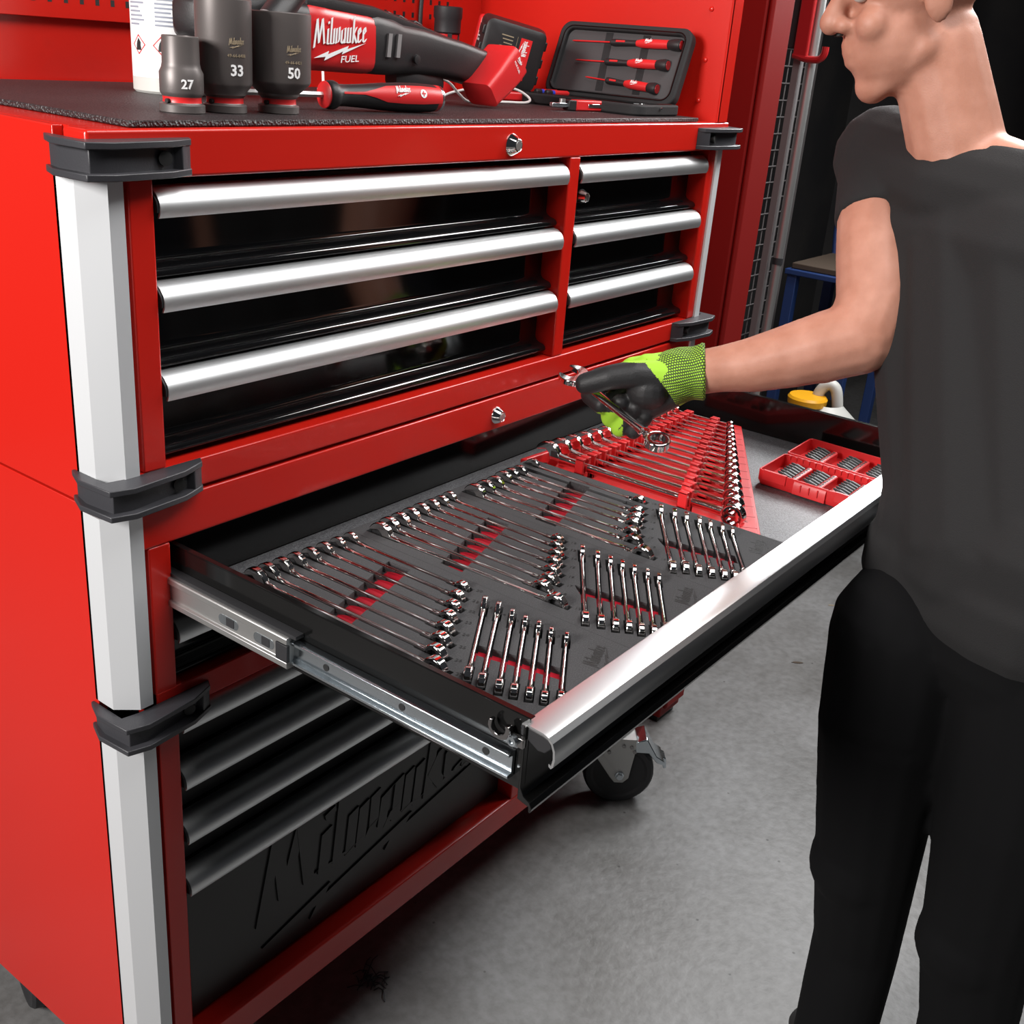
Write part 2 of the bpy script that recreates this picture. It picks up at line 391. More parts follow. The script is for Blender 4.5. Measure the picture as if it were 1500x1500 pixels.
def bumper(parent, right, z, h=0.037):
    """black corner protector that wraps the front edge, open slot on its face"""
    s = 1 if right else -1; ox = XR if right else XL
    X = lambda a: ox+s*a
    p = MB()
    out = [(-.125, .0), (-.118, -.012), (-.085, -.024), (-.015, -.03), (.012, -.022), (.016, .03), (.004, .06), (.0, .06), (.0, .004), (-.02, 0)]
    fn = lambda a, b, c: Vector((X(a), b, c))
    p.prism(out, z-h/2, z-h/2+.007, fn); p.prism(out, z+h/2-.007, z+h/2, fn)
    inn = [(-.125, .0), (-.118, -.010), (-.104, -.016), (-.098, -.008), (-.06, -.014), (-.015, -.020), (.004, -.015), (.008, .03), (.002, .055), (.0, .055), (.0, .004), (-.02, 0)]
    p.prism(inn, z-h/2+.006, z+h/2-.006, fn)
    o = p.build('corner_bumper', 'bumper_black', parent, bevel=.0015)
    MB().cyl((X(-.085), -.0075, z), (X(-.083), -.016, z), .0075, n=18).build('screw_recess', 'ink_black', o)
    return o
def extrusion(parent, right, z0, z1):
    s = 1 if right else -1; ox = XR if right else XL
    q = [(-.041, .0), (-.040, -.003), (-.022, -.003), (.0, .020), (.0, .055), (-.006, .055), (-.041, .03)]
    MB().prism([(ox+s*a, b) for a, b in q], z0, z1).build('corner_extrusion', 'aluminium_matt', parent, angle=20)

# ---------------------------------------------------------------- upper chest with its hutch
chest = thing('tool_chest', 'glossy red steel tool chest with black drawers, silver pulls and an open lidded top', 'tool chest', (0.66, 0.29, JOIN))
R = 'red_paint'
MB().box(XL+.004, XR-.004, 0, .04, 1.461, TOPZ).build('header_rail', R, chest, bevel=.0035, seg=3)
MB().box(.0, 1.33, 0.0, .042, JOIN+.002, 1.143).build('lower_rail', R, chest, bevel=.003, seg=3)
MB().box(.030, .060, 0.0006, .042, 1.143, 1.461).build('front_post', R, chest, bevel=.002)
MB().box(1.284, 1.311, 0.0006, .042, 1.143, 1.461).build('front_post', R, chest, bevel=.002)
MB().box(.825, .853, 0.0006, .042, 1.143, 1.461).build('divider', R, chest, bevel=.002)
MB().box(XL, XL+.012, .05, DEPTH, JOIN, TOPZ).build('side_panel', R, chest, bevel=.001)
MB().box(XR-.012, XR, .05, DEPTH, JOIN, TOPZ).build('side_panel', R, chest, bevel=.001)
MB().box(XL+.012, XR-.012, DEPTH-.01, DEPTH, JOIN, TOPZ).build('back_panel', R, chest)
MB().box(XL+.012, XR-.012, .04, DEPTH-.01, TOPZ-.012, TOPZ).build('top_shelf', R, chest)
MB().box(XL+.012, XR-.012, .07, .075, JOIN, TOPZ-.012).build('inner_bulkhead', 'inside_black', chest)
extrusion(chest, True, 1.125, 1.475); extrusion(chest, False, 1.125, 1.475)
for r in (True, False): bumper(chest, r, 1.483); bumper(chest, r, 1.1255)
for k in range(3):
    zt = 1.452-.1*k
    zb = (1.452-.1*(k+1))+.004 if k < 2 else 1.152
    drawer(chest, .0625, .8225, zt, zb)
    d = drawer(chest, .8555, 1.2815, zt, zb)
    if k == 0: lock(d, .920, 1.392, .037)
lock(chest, .670, 1.483, 0.0, 1.25)
# hutch walls: side panel with a folded front flange, pegboard at the back
for ox, s in ((1.296, 1),):
    p = MB(); x1 = ox+s*.038
    p.box(min(ox, ox+s*.006), max(ox, ox+s*.006), .0, DEPTH, TOPZ, 2.35)
    p.box(min(ox, x1), max(ox, x1), .0, .004, TOPZ, 2.35)
    p.box(min(x1-s*.004, x1), max(x1-s*.004, x1), .0, DEPTH, TOPZ, 2.35)
    sp = p.build('hutch_side', R, chest, bevel=.0012)
    for y, z in ((.045, 1.545), (.042, 1.615), (.043, 1.70), (.3, 1.75)):
        MB().lathe([(.0045, 0), (.0042, .0015), (.002, .0026), (.0008, .0027)], (ox, y, z), (-s, 0, 0), 14).build('rivet', R, sp)
MB().box(.035, 1.296, DEPTH-.006, DEPTH, TOPZ, 2.35).build('hutch_back', R, chest)
pb = MB().box(.06, 1.19, DEPTH-.020, DEPTH-.016, 1.60, 2.3).build('pegboard', R, chest, bevel=.001)
MB().box(.06, 1.19, DEPTH-.0165, DEPTH-.006, 1.60, 1.604).box(1.186, 1.19, DEPTH-.0165, DEPTH-.006, 1.60, 2.3).build('pegboard_return', R, chest)
ph = MB()
for i in range(44):
    for j in range(13):
        x = .08+i*.0254; z = 1.625+j*.0254
        ph.box(x-.0032, x+.0032, DEPTH-.0203, DEPTH-.0199, z-.0045, z+.0045)
o = ph.build('peg_holes', 'ink_black', pb); o['kind'] = 'stuff'

# ---------------------------------------------------------------- lower cabinet
cab = thing('tool_cabinet', 'red steel roller cabinet under the chest, its top drawer pulled wide open', 'tool cabinet', (0.66, 0.29, 0.0))
MB().box(.006, 1.332, 0, .04, 1.049, JOIN-.0025).build('header_rail', R, cab, bevel=.003, seg=3)
MB().box(.030, .060, 0.0006, .042, .2435, 1.049).build('front_post', R, cab, bevel=.002)
MB().box(1.284, 1.311, 0.0006, .042, .2435, 1.049).build('front_post', R, cab, bevel=.002)
MB().box(.825, .853, 0.0006, .042, .2435, .816).build('divider', R, cab, bevel=.002)
MB().box(.03, 1.311, 0.0, .042, .816, .853).build('middle_rail', R, cab, bevel=.002)
fn = lambda a, b, c: Vector((c, a, b))
MB().prism([(0, BOT), (0, .2425), (.002, .244), (.010, .2445), (.045, .2445), (.045, BOT)], XL+.006, XR-.006, fn).build('bottom_rail', R, cab, bevel=.0012)
MB().box(XL, XL+.012, .05, DEPTH, BOT, JOIN-.003).build('side_panel', R, cab, bevel=.001)
MB().box(XR-.012, XR, .05, DEPTH, BOT, JOIN-.003).build('side_panel', R, cab, bevel=.001)
MB().box(XL+.012, XR-.012, DEPTH-.01, DEPTH, BOT, JOIN-.003).build('back_panel', R, cab)
MB().box(XL+.012, XR-.012, .04, DEPTH-.01, JOIN-.015, JOIN-.003).build('top_panel', R, cab)
MB().box(XL+.012, XR-.012, .045, DEPTH-.01, BOT, BOT+.012).build('bottom_panel', R, cab)
MB().box(XL+.012, XR-.012, .07, .075, BOT+.012, .93).build('inner_bulkhead', 'inside_black', cab)
MB().box(.028, .031, .05, DEPTH-.012, .93, JOIN-.016).box(1.30, 1.303, .05, DEPTH-.012, .93, JOIN-.016).box(.031, 1.30, DEPTH-.016, DEPTH-.012, .93, JOIN-.016).build('drawer_bay', 'inside_black', cab)
for z0, z1 in ((.845, 1.095), (.22, .80)):
    extrusion(cab, True, z0, z1); extrusion(cab, False, z0, z1)
for r in (True, False): bumper(cab, r, .822)
lock(cab, .6805, 1.073, 0.0, 1.15)
drawer(cab, .0625, 1.2815, .942, .857)
for x0, x1 in ((.0625, .8225), (.8555, 1.2815)):
    for k in range(3): drawer(cab, x0, x1, .810-.0885*k, .810-.0885*(k+1)+.005, lip=False, m='panel_black')
    big = drawer(cab, x0, x1, .545, .252, lip=False, m='panel_black')
    if x0 < .5:
        lg = MB(); logo_mb(lg, .135, frame_map((.215, .034, .345), (1.55, 0, 0), (0, 0, 1), (0, -1, 0)), .0028, nib=.11)
        lg.build('embossed_logo', 'panel_black', big, smooth=False)
# ---- the open drawer: box, slides, latch and its wide pull
DX0, DX1, DYF, DYB, DZ0, DZ1 = .070, 1.262, -.520, .040, .945, 1.040
dr = MB()
dr.box(DX0, DX0+.0016, DYF, DYB, DZ0+.012, DZ1); dr.box(DX1-.0016, DX1, DYF, DYB, DZ0+.012, DZ1-.003)
dr.box(DX0, DX1, DYB-.0016, DYB, DZ0+.012, DZ1); dr.box(DX0, DX1, DYF, DYB, .9585, .9605)
dr.box(DX0, DX0+.008, DYF, DYB, DZ1-.0015, DZ1); dr.box(DX1-.008, DX1, DYF, DYB, DZ1-.0045, DZ1-.003)
dr.box(DX0, DX1, DYB-.008, DYB, DZ1-.0015, DZ1)
fr = [(-.520, DZ1-.006), (-.520, DZ0+.020), (-.524, DZ0+.012), (-.532, DZ0+.008), (-.5345, DZ0+.002), (-.533, DZ0-.003), (-.531, DZ0-.003), (-.5305, DZ0+.003), (-.517, DZ0+.006), (-.517, DZ1-.006)]
dr.prism(fr, DX0-.006, DX1+.012, fn)
DR = dr.build('drawer', 'semi_black', cab, bevel=.0006, angle=30)
pf = [(-.5135, 1.0345), (-.5155, 1.0362), (-.538, 1.0345), (-.5445, 1.0325), (-.5495, 1.0280), (-.5525, 1.0210), (-.5535, 1.012), (-.5525, 1.0035), (-.5500, 1.0005), (-.5475, 1.002), (-.5470, 1.005), (-.5485, 1.005), (-.5500, 1.004),
      (-.5512, 1.012), (-.5505, 1.0195), (-.5478, 1.0262), (-.5435, 1.0303), (-.538, 1.0322), (-.5155, 1.0336), (-.5135, 1.0328)]
MB().prism(pf, DX0-.004, DX1+.012, fn).build('handle', 'aluminium', DR, angle=24)
ec = MB()
ec.prism([(-.512, 1.0325), (-.5375, 1.0312), (-.543, 1.0293), (-.5468, 1.0258), (-.548, 1.021), (-.541, 1.013), (-.533, 1.012), (-.522, 1.018), (-.512, 1.021)], DX0-.003, DX0+.012, fn)
ec.build('handle_core', 'rubber_black', DR, bevel=.001)
lt = MB()      # curled latch hook and its pivot at the drawer's front corner
arc = [(math.cos(math.radians(a)), math.sin(math.radians(a))) for a in range(150, 391, 20)]
out = [(-.4915+.0135*c, 1.0215+.0125*s) for c, s in arc]; inn = [(-.4905+.0085*c, 1.0225+.0085*s) for c, s in arc]
lt.prism(out+inn[::-1], DX0-.010, DX0-.004, fn)
lt.box(DX0-.009, DX0-.003, -.520, -.501, 1.010, 1.0205)
lt.build('latch', 'chrome_dark', DR, bevel=.0006)
MB().lathe([(.0062, 0), (.0062, .0035), (.005, .0048), (.0028, .005), (.0026, .0035)], (DX0-.009, -.5095, 1.0165), (-1, 0, 0), 18).build('latch_pivot', 'zinc', DR)
for sx, xo in ((1, DX0), (-1, DX1)):     # telescopic slides
    fs = (lambda s_, x_: (lambda a, b, c: Vector((x_-s_*a, c, b))))(sx, xo)
    inner = [(.0005, .970), (.0005, 1.000), (.0085, 1.000), (.0115, .9985), (.0115, .9955), (.0085, .9955), (.0050, .9945), (.0050, .9755), (.0085, .9745), (.0115, .9745), (.0115, .9715), (.0085, .970)]
    MB().prism(inner, -.507, .03, fs).build('slide_inner', 'zinc', DR, bevel=.0004)
    outer = [(.0035, .9655), (.0035, 1.0045), (.0150, 1.0045), (.0165, 1.003), (.0165, .9965), (.0132, .9950), (.0132, .9750), (.0165, .9735), (.0165, .967), (.0150, .9655)]
    so = MB().prism(outer, -.205, .04, fs).build('slide_outer', 'zinc_dull', DR, bevel=.0005)
    tops = MB().box(min(xo-sx*.012, xo), max(xo-sx*.012, xo), -.215, .03, 1.0046, 1.009)
    tops.build('slide_seal', 'rubber_black', DR)
    bh = MB()
    for y in (-.255, -.365, -.475): bh.cyl((xo-sx*.0046, y, .985), (xo-sx*.0056, y, .985), .0042, n=14)
    bh.build('screw_holes', 'ink_black', DR)['kind'] = 'stuff'
    for y in (-.105, -.165):
        MB().prism(rrect(.034, .0125, .006, 4, y, .985), .0125, .0136, lambda a, b, c, s_=sx, x_=xo: Vector((x_-s_*c, a, b))).build('slide_slot', 'zinc', so)
        MB().prism(rrect(.013, .0105, .001, 2, y-.003, .985), .0132, .0140, lambda a, b, c, s_=sx, x_=xo: Vector((x_-s_*c, a, b))).build('slot_window', 'rubber_black', so)
    wd = MB()
    wd.box(*sorted((xo-sx*.0128, xo-sx*.0172)), -.2065, -.188, .9745, .9955)
    wd.build('slide_catch', 'rubber_black', so, bevel=.0005)
# ---- casters
def caster(x, y, brake=True, ang=math.atan2(.6, .75)):
    c = MB().box(x-.05, x+.05, y-.045, y+.045, BOT-.006, BOT-.0005).lathe([(.036, 0), (.040, -.008), (.036, -.018), (.03, -.02)], (x, y, BOT-.006), (0, 0, 1), 28)
    A = Vector((math.cos(ang), math.sin(ang), 0)); F = Vector((A.y, -A.x, 0)); Z = Vector((0, 0, 1))
    wc = Vector((x, y, .083))+F*.035
    plate = [(.052, .102), (.060, .085), (.018, .060), (.019, -.012), (.008, -.022), (-.008, -.022), (-.020, -.010), (-.062, .085), (-.056, .102)]
    plate = [(.030, .098), (.030, .062), (.022, -.008), (.010, -.021), (-.010, -.021), (-.021, -.008), (-.075, .070), (-.075, .098)]
    for s in (-1, 1): c.prism(plate, .031*s, .034*s, frame_map(wc, F, Z, A))
    c.prism([(-.075, .094), (.030, .094), (.030, .098), (-.075, .098)], -.034, .034, frame_map(wc, F, Z, A))
    co = c.build('caster', 'zinc_dull', cab, bevel=.0012)
    MB().lathe([(.02, -.024), (.06, -.024), (.066, -.027), (.076, -.027), (.081, -.022), (.083, -.010), (.083, .010), (.081, .022), (.076, .027), (.066, .027), (.06, .024), (.02, .024)], wc, A, 40).build('wheel', 'rubber_black', co, angle=25)
    MB().lathe([(.007, -.044), (.007, -.038), (.010, -.037), (.011, -.034), (.011, .034), (.010, .037), (.007, .038), (.007, .044)], wc, A, 16).build('axle_bolt', 'zinc', co)
    if brake:
        b = MB()
        b.prism([(.028, .088), (.055, .098), (.082, .052), (.100, .040), (.104, .028), (.084, .034), (.062, .060), (.030, .060)], -.030, .030, frame_map(wc, F, Z, A))
        b.prism([(.078, .052), (.108, .036), (.112, .010), (.105, .008), (.098, .030)], -.012, .020, frame_map(wc, F, Z, A))
        b.build('brake_pedal', 'zinc', co, bevel=.002)
        rv = MB()
        for a, z in ((-.045, .075), (-.03, .062), (.002, .080), (.02, .078), (.028, .066)): rv.cyl(wc+F*a+Z*z-A*.034, wc+F*a+Z*z-A*.0365, .0045, n=12)
        rv.build('rivets', 'chrome_dark', co)['kind'] = 'stuff'
caster(1.245, .035); caster(.09, .07, False, .2); caster(1.245, .50, False, .4); caster(.09, .50, False, -.3)
# ================================================================== what lies in the open drawer
LINZ = .9645
single(MB().box(DX0+.003, DX1-.003, -.5155, DYB-.003, .9606, LINZ), 'drawer_liner', 'drawer_liner',
       'grey woven non-slip liner covering the floor of the open drawer', 'liner', (.66, -.24, .9606))
FOAMZ = .995
ORD = ['first', 'second', 'third', 'fourth', 'fifth', 'sixth', 'seventh', 'eighth', 'ninth', 'tenth', 'eleventh', 'twelfth', 'thirteenth', 'fourteenth', 'fifteenth']
def loft(mb, secs, fn=None, n=12, mi=0):
    """rounded-bar loft along x; sections are (x, width, thickness)"""
    fn = fn or (lambda a, b, c: Vector((a, b, c))); vs = []
    for x, wd, th in secs:
        for i in range(n):
            a = 2*PI*i/n; c, s = math.cos(a), math.sin(a)
            vs.append(fn(x, wd/2*math.copysign(abs(c)**.6, c), th/2*math.copysign(abs(s)**.6, s)))
    k = len(secs); fs = [(j*n+i, j*n+(i+1) % n, (j+1)*n+(i+1) % n, (j+1)*n+i) for j in range(k-1) for i in range(n)]
    fs += [tuple(range(n))[::-1], tuple(range((k-1)*n, k*n))]
    return mb.add(vs, fs, mi)
def wrench(L, s, label, group, flex=False, roll=0.0):
    """combination wrench, open end at x = 0, ratchet ring at x = L; width along y"""
    t = thing('combination_wrench', label, 'wrench', (0, 0, 0), group)
    hr = s*1.02; rr = s*.80
    ca, sa = math.cos(math.radians(15)), math.sin(math.radians(15))
    pts = []
    for k in range(19):
        a = math.radians(142-284*k/18); pts.append((hr*1.02*math.cos(a), hr*math.sin(a)))
    j = s*.5
    pts += [(-hr*.78, -j), (-hr*.05, -j), (hr*.18, -j*.45), (hr*.18, j*.45), (-hr*.05, j), (-hr*.78, j)]
    pts = [(hr*.85+x*ca-y*sa, x*sa+y*ca) for x, y in pts]
    MB().prism(pts, -s*.21, s*.21).build('open_end', 'chrome', t, bevel=s*.09, world=False)
    sw, st = s*.62, s*.31
    x0 = hr*1.55; x1 = L-rr*1.9
    if flex: x1 = L-rr*2.9
    secs = [(x0*.92, hr*1.15, s*.36), (x0+s*.35, s*.80, s*.36), (x0+s*1.0, sw, st), (x0+(x1-x0)*.5, sw*.92, st*.92), (x1-s*.8, sw*.9, st), (x1, sw*1.05, s*.42), (x1+rr*.25, sw*1.25, s*.46)]
    loft(MB(), secs).build('shaft', 'chrome', t, world=False, angle=50)
    ang = [2*PI*k/24 for k in range(24)]
    outer = [(L-rr+rr*math.cos(a), rr*math.sin(a)) for a in ang]
    inner = [(L-rr+rr*(.66 if k % 2 else .58)*math.cos(a), rr*(.66 if k % 2 else .58)*math.sin(a)) for k, a in enumerate(ang)]
    q = MB().ring(outer, [(L-rr+(x-L+rr)*.76, y*.76) for x, y in outer], -s*.30, s*.30)
    if flex:
        q.box(L-rr*2.75, L-rr*1.8, -s*.16, s*.16, -s*.24, s*.24)
        loft(q, [(L-rr*2.15, sw*.9, s*.4), (L-rr*1.7, sw*1.25, s*.5)])
    e = q.build('ring_end', 'chrome', t, bevel=s*.10, world=False)
    MB().ring([(L-rr+(x-L+rr)*.78, y*.78) for x, y in outer], inner, -s*.27, s*.27).build('ratchet_ring', 'chrome_dark', e, world=False)
    if flex:
        MB().cyl((L-rr*2.3, 0, -s*.27), (L-rr*2.3, 0, s*.27), s*.17, n=14).build('hinge_pin', 'chrome_dark', e, world=False)
    return t
def lay(t, p0, p1, up=(0, 0, 1)):
    """put a wrench from p0 to p1, its width pointing along up"""
    p0, p1, up = Vector(p0), Vector(p1), Vector(up); ex = (p1-p0).normalized()
    ez = ex.cross(up).normalized(); ey = ez.cross(ex)
    m = Matrix.Identity(4)
    for i in range(3): m[i][0] = ex[i]; m[i][1] = ey[i]; m[i][2] = ez[i]; m[i][3] = p0[i]
    t.matrix_world = m
TRAYNAME = ['left', 'middle', 'right']
LONG = [[((.135, -.045), (.135, -.365)), ((.155, -.045), (.157, -.346)), ((.179, -.045), (.182, -.331)), ((.203, -.045), (.206, -.316)), ((.227, -.046), (.230, -.300)), ((.252, -.046), (.254, -.286)), ((.277, -.046), (.278, -.272)), ((.301, -.046), (.302, -.259))],
        [((.343, -.055), (.352, -.372)), ((.366, -.050), (.371, -.337)), ((.390, -.049), (.395, -.330)), ((.415, -.047), (.418, -.317)), ((.440, -.045), (.442, -.302)), ((.464, -.045), (.465, -.289)), ((.486, -.045), (.487, -.273)), ((.509, -.042), (.507, -.260))],
        [((.548, -.053), (.553, -.375)), ((.574, -.053), (.578, -.344)), ((.600, -.052), (.602, -.326)), ((.628, -.047), (.631, -.310)), ((.649, -.047), (.653, -.300)), ((.671, -.048), (.675, -.288)), None, ((.716, -.043), (.716, -.265))]]
SMALL = [[((.290, -.295), (.136, -.392)), ((.291, -.315), (.137, -.410)), ((.289, -.337), (.141, -.430)), ((.288, -.357), (.146, -.446)), ((.290, -.375), (.153, -.461)), ((.288, -.394), (.159, -.476)), ((.292, -.413), (.172, -.488))],
         [((.500, -.294), (.331, -.413)), ((.501, -.318), (.339, -.430)), ((.501, -.338), (.344, -.447)), ((.502, -.356), (.353, -.460)), ((.503, -.374), (.358, -.474)), ((.505, -.393), (.367, -.486)), ((.505, -.410), (.384, -.492))],
         [((.707, -.295), (.533, -.417)), ((.709, -.317), (.545, -.430)), ((.711, -.336), (.551, -.446)), ((.714, -.356), (.559, -.461)), ((.715, -.373), (.566, -.476)), ((.717, -.392), (.574, -.488)), ((.717, -.408), (.592, -.494))]]
TX = [(.116, .3215), (.322, .5285), (.529, .738)]
for ti in range(3):
    x0, x1 = TX[ti]; y0, y1 = -.503, -.034
    cuts = []                       # (polygon, floor z, is_red)
    def strip(a, b, wd, ext=0.0):
        a, b = Vector(a), Vector(b); d = (b-a).normalized(); n = Vector((-d.y, d.x))*wd/2; a = a-d*ext; b = b+d*ext
        return [a-n, b-n, b+n, a+n]
    def disc(c, rx, ry, n=10): return [Vector((c[0]+rx*math.cos(2*PI*k/n), c[1]+ry*math.sin(2*PI*k/n))) for k in range(n)]
    specs = []
    for i, e in enumerate(LONG[ti]):
        s = .0200-.0009*i
        if e is None: e = ((.693, -.046), (.695, -.276)); held = True
        else: held = False
        a, b = e; ln = (Vector(b)-Vector(a)).length
        cuts.append((strip(a, b, .0085, .002), FOAMZ-.013, False))
        cuts.append((strip(a, Vector(a).lerp(Vector(b), s*2.3/ln), .0115, .005), FOAMZ-.0268, False))
        cuts.append((strip(Vector(b).lerp(Vector(a), s*2.0/ln), b, .0125, .005), FOAMZ-.021, False))
        if not held: specs.append((a, b, s, i, True))
    for i, e in enumerate(SMALL[ti]):
        s = .0148-.0006*i; a, b = e; ln = (Vector(b)-Vector(a)).length
        cuts.append((strip(a, b, .0075, .001), FOAMZ-.011, False))
        cuts.append((strip(a, Vector(a).lerp(Vector(b), s*2.1/ln), .0105, .004), FOAMZ-.018, False))
        cuts.append((strip(Vector(b).lerp(Vector(a), s*1.9/ln), b, .0105, .004), FOAMZ-.018, False))
        specs.append((a, b, s, i, False))
    ox = x0-TX[0][0]
    cuts.append(([Vector(p) for p in ((.128+ox, -.186), (.290+ox, -.136), (.292+ox, -.172), (.128+ox, -.222))], FOAMZ-.0145, True))
    cuts.append(([Vector(p) for p in ((.196+ox, -.352), (.203+ox, -.345), (.231+ox, -.452), (.211+ox, -.467), (.186+ox, -.365))], FOAMZ-.0085, True))
    rect = [Vector((x0, y0)), Vector((x1, y0)), Vector((x1, y1)), Vector((x0, y1))]
    vin = []; fin = []
    for poly in [rect]+[c[0] for c in cuts]:
        poly = [Vector((min(max(p.x, x0+1e-4), x1-1e-4), min(max(p.y, y0+1e-4), y1-1e-4))) if poly is not rect else p for p in poly]
        if sum(poly[k-1].x*poly[k].y-poly[k].x*poly[k-1].y for k in range(len(poly))) < 0: poly = poly[::-1]
        fin.append(list(range(len(vin), len(vin)+len(poly)))); vin += poly
    V2, E2, F2, _, _, FO = delaunay_2d_cdt(vin, [], fin, 1, 1e-6)
    hz = []; red = []
    for of in FO:
        z, r = FOAMZ, False
        for k in of:
            if k > 0 and cuts[k-1][1] < z: z = cuts[k-1][1]
            if k > 0 and cuts[k-1][2]: r = True
        hz.append(z); red.append(r)
    fo, rd, rd2 = MB(), MB(), MB(); edge = {}
    pick = lambda y: rd if y > -.28 else rd2
    for fi, f in enumerate(F2):
        (pick(V2[f[0]].y) if red[fi] else fo).add([(V2[i].x, V2[i].y, hz[fi]) for i in f], [tuple(range(len(f)))])
        for i in range(len(f)): edge.setdefault(frozenset((f[i], f[(i+1) % len(f)])), []).append(fi)
    for e, fl in edge.items():
        a, b = tuple(e)
        za = hz[fl[0]]; zb = hz[fl[1]] if len(fl) > 1 else LINZ+.0004
        if abs(za-zb) > 1e-5:
            tgt = pick(V2[a].y) if len(fl) > 1 and (red[fl[0]] or red[fl[1]]) and min(za, zb) < FOAMZ-.0125 and max(za, zb) < FOAMZ-.001 else fo
            tgt.add([(V2[a].x, V2[a].y, za), (V2[b].x, V2[b].y, za), (V2[b].x, V2[b].y, zb), (V2[a].x, V2[a].y, zb)], [(0, 1, 2, 3)])
    fo.add([(x0, y0, LINZ+.0004), (x1, y0, LINZ+.0004), (x1, y1, LINZ+.0004), (x0, y1, LINZ+.0004)], [(0, 1, 2, 3)])
    ft = thing('foam_tray', ['charcoal foam wrench tray beside the left wall of the open drawer', 'charcoal foam wrench tray in between the two other foam trays', 'charcoal foam wrench tray next to the red plastic wrench rack'][ti], 'foam tray', ((x0+x1)/2, (y0+y1)/2, LINZ+.0004), 'foam wrench trays')
    fo.build('foam', 'foam', ft, smooth=False)
    for q_ in (rd, rd2): q_.build('red_layer', 'red_layer', ft, smooth=False)
    mk = MB()
    for a, b, s, i, lng in specs:
        size = (19-i if lng else 13-i) if ti else (27-i if lng else 16-i)
        p = Vector((b[0]+.004, b[1]-.013)) if lng else Vector((a[0]-.010, a[1]+.008))
        text_mb(mk, str(size), .0085, frame_map((p.x, p.y, FOAMZ+.00005), (.35, -.94, 0), (.94, .35, 0), (0, 0, 1)), .0003)
    logo_mb(mk, .019, frame_map((x1-.062, -.478, FOAMZ+.00005), (.95, .31, 0), (-.31, .95, 0), (0, 0, 1)), .0003)
    mk.build('pressed_marks', 'emboss', ft, smooth=False)['kind'] = 'stuff'
    side = ['left foam tray', 'middle foam tray', 'right foam tray'][ti]
    for a, b, s, i, lng in specs:
        if lng:
            n = i if not (ti == 2 and i == 7) else 6
            lab = 'long chrome wrench on edge in the %s, %s from its left' % (side, ORD[n])
            g = 'long wrenches in the %s' % side
        else:
            lab = 'short chrome slanted wrench in the %s, %s from the back' % (side, ORD[i])
            g = 'short wrenches in the %s' % side
        t = wrench((Vector(b)-Vector(a)).length, s, lab, g, flex=(ti == 2))
        z = FOAMZ-.0030 if lng else FOAMZ-.0005
        lay(t, (*a, z), (*b, z), (0, 0, 1))

# ---------------------------------------------------------------- red wrench rack
rack = thing('wrench_rack', 'tapering red plastic rack holding a row of chrome wrenches in clips', 'wrench rack', (.95, -.22, LINZ))
RC = [(.742, -.010), (1.190, -.044), (1.205, -.186), (.742, -.447)]      # plan corners
RZ = LINZ+.0006
def inset(poly, d):
    n = len(poly); out = []
    c = Vector((sum(p[0] for p in poly)/n, sum(p[1] for p in poly)/n))
    for i in range(n):
        p, a, b = Vector(poly[i]), Vector(poly[i-1]), Vector(poly[(i+1) % n])
        n1 = (p-a).normalized(); n1 = Vector((-n1.y, n1.x)); n2 = (b-p).normalized(); n2 = Vector((-n2.y, n2.x))
        if n1.dot(c-p) < 0: n1 = -n1
        if n2.dot(c-p) < 0: n2 = -n2
        k = (n1+n2); out.append(tuple(p+k*(d/max(.3, 1+n1.dot(n2)))))
    return out
base = MB().ring(RC, inset(RC, .008), RZ, .987)
base.prism(inset(RC, .004), RZ, .970)
FRT0, FRT1 = Vector(RC[3]), Vector(RC[2]); fd = (FRT1-FRT0).normalized(); fnrm = Vector((-fd.y, fd.x))
base.prism([tuple(FRT0+fd*.004+fnrm*.003), tuple(FRT1-fd*.004+fnrm*.003), tuple(FRT1-fd*.012+fnrm*.030), tuple(FRT0+fd*.012+fnrm*.034)], .968, .9872)
base.build('base', 'red_plastic', rack, bevel=.002)
NR = 15; pos = []; acc = 0
gaps = [.0365-.0010*k for k in range(NR-1)]; tot = sum(gaps)
for k in range(NR):
    t_ = sum(gaps[:k])/tot; pos.append(t_)
cell = MB()
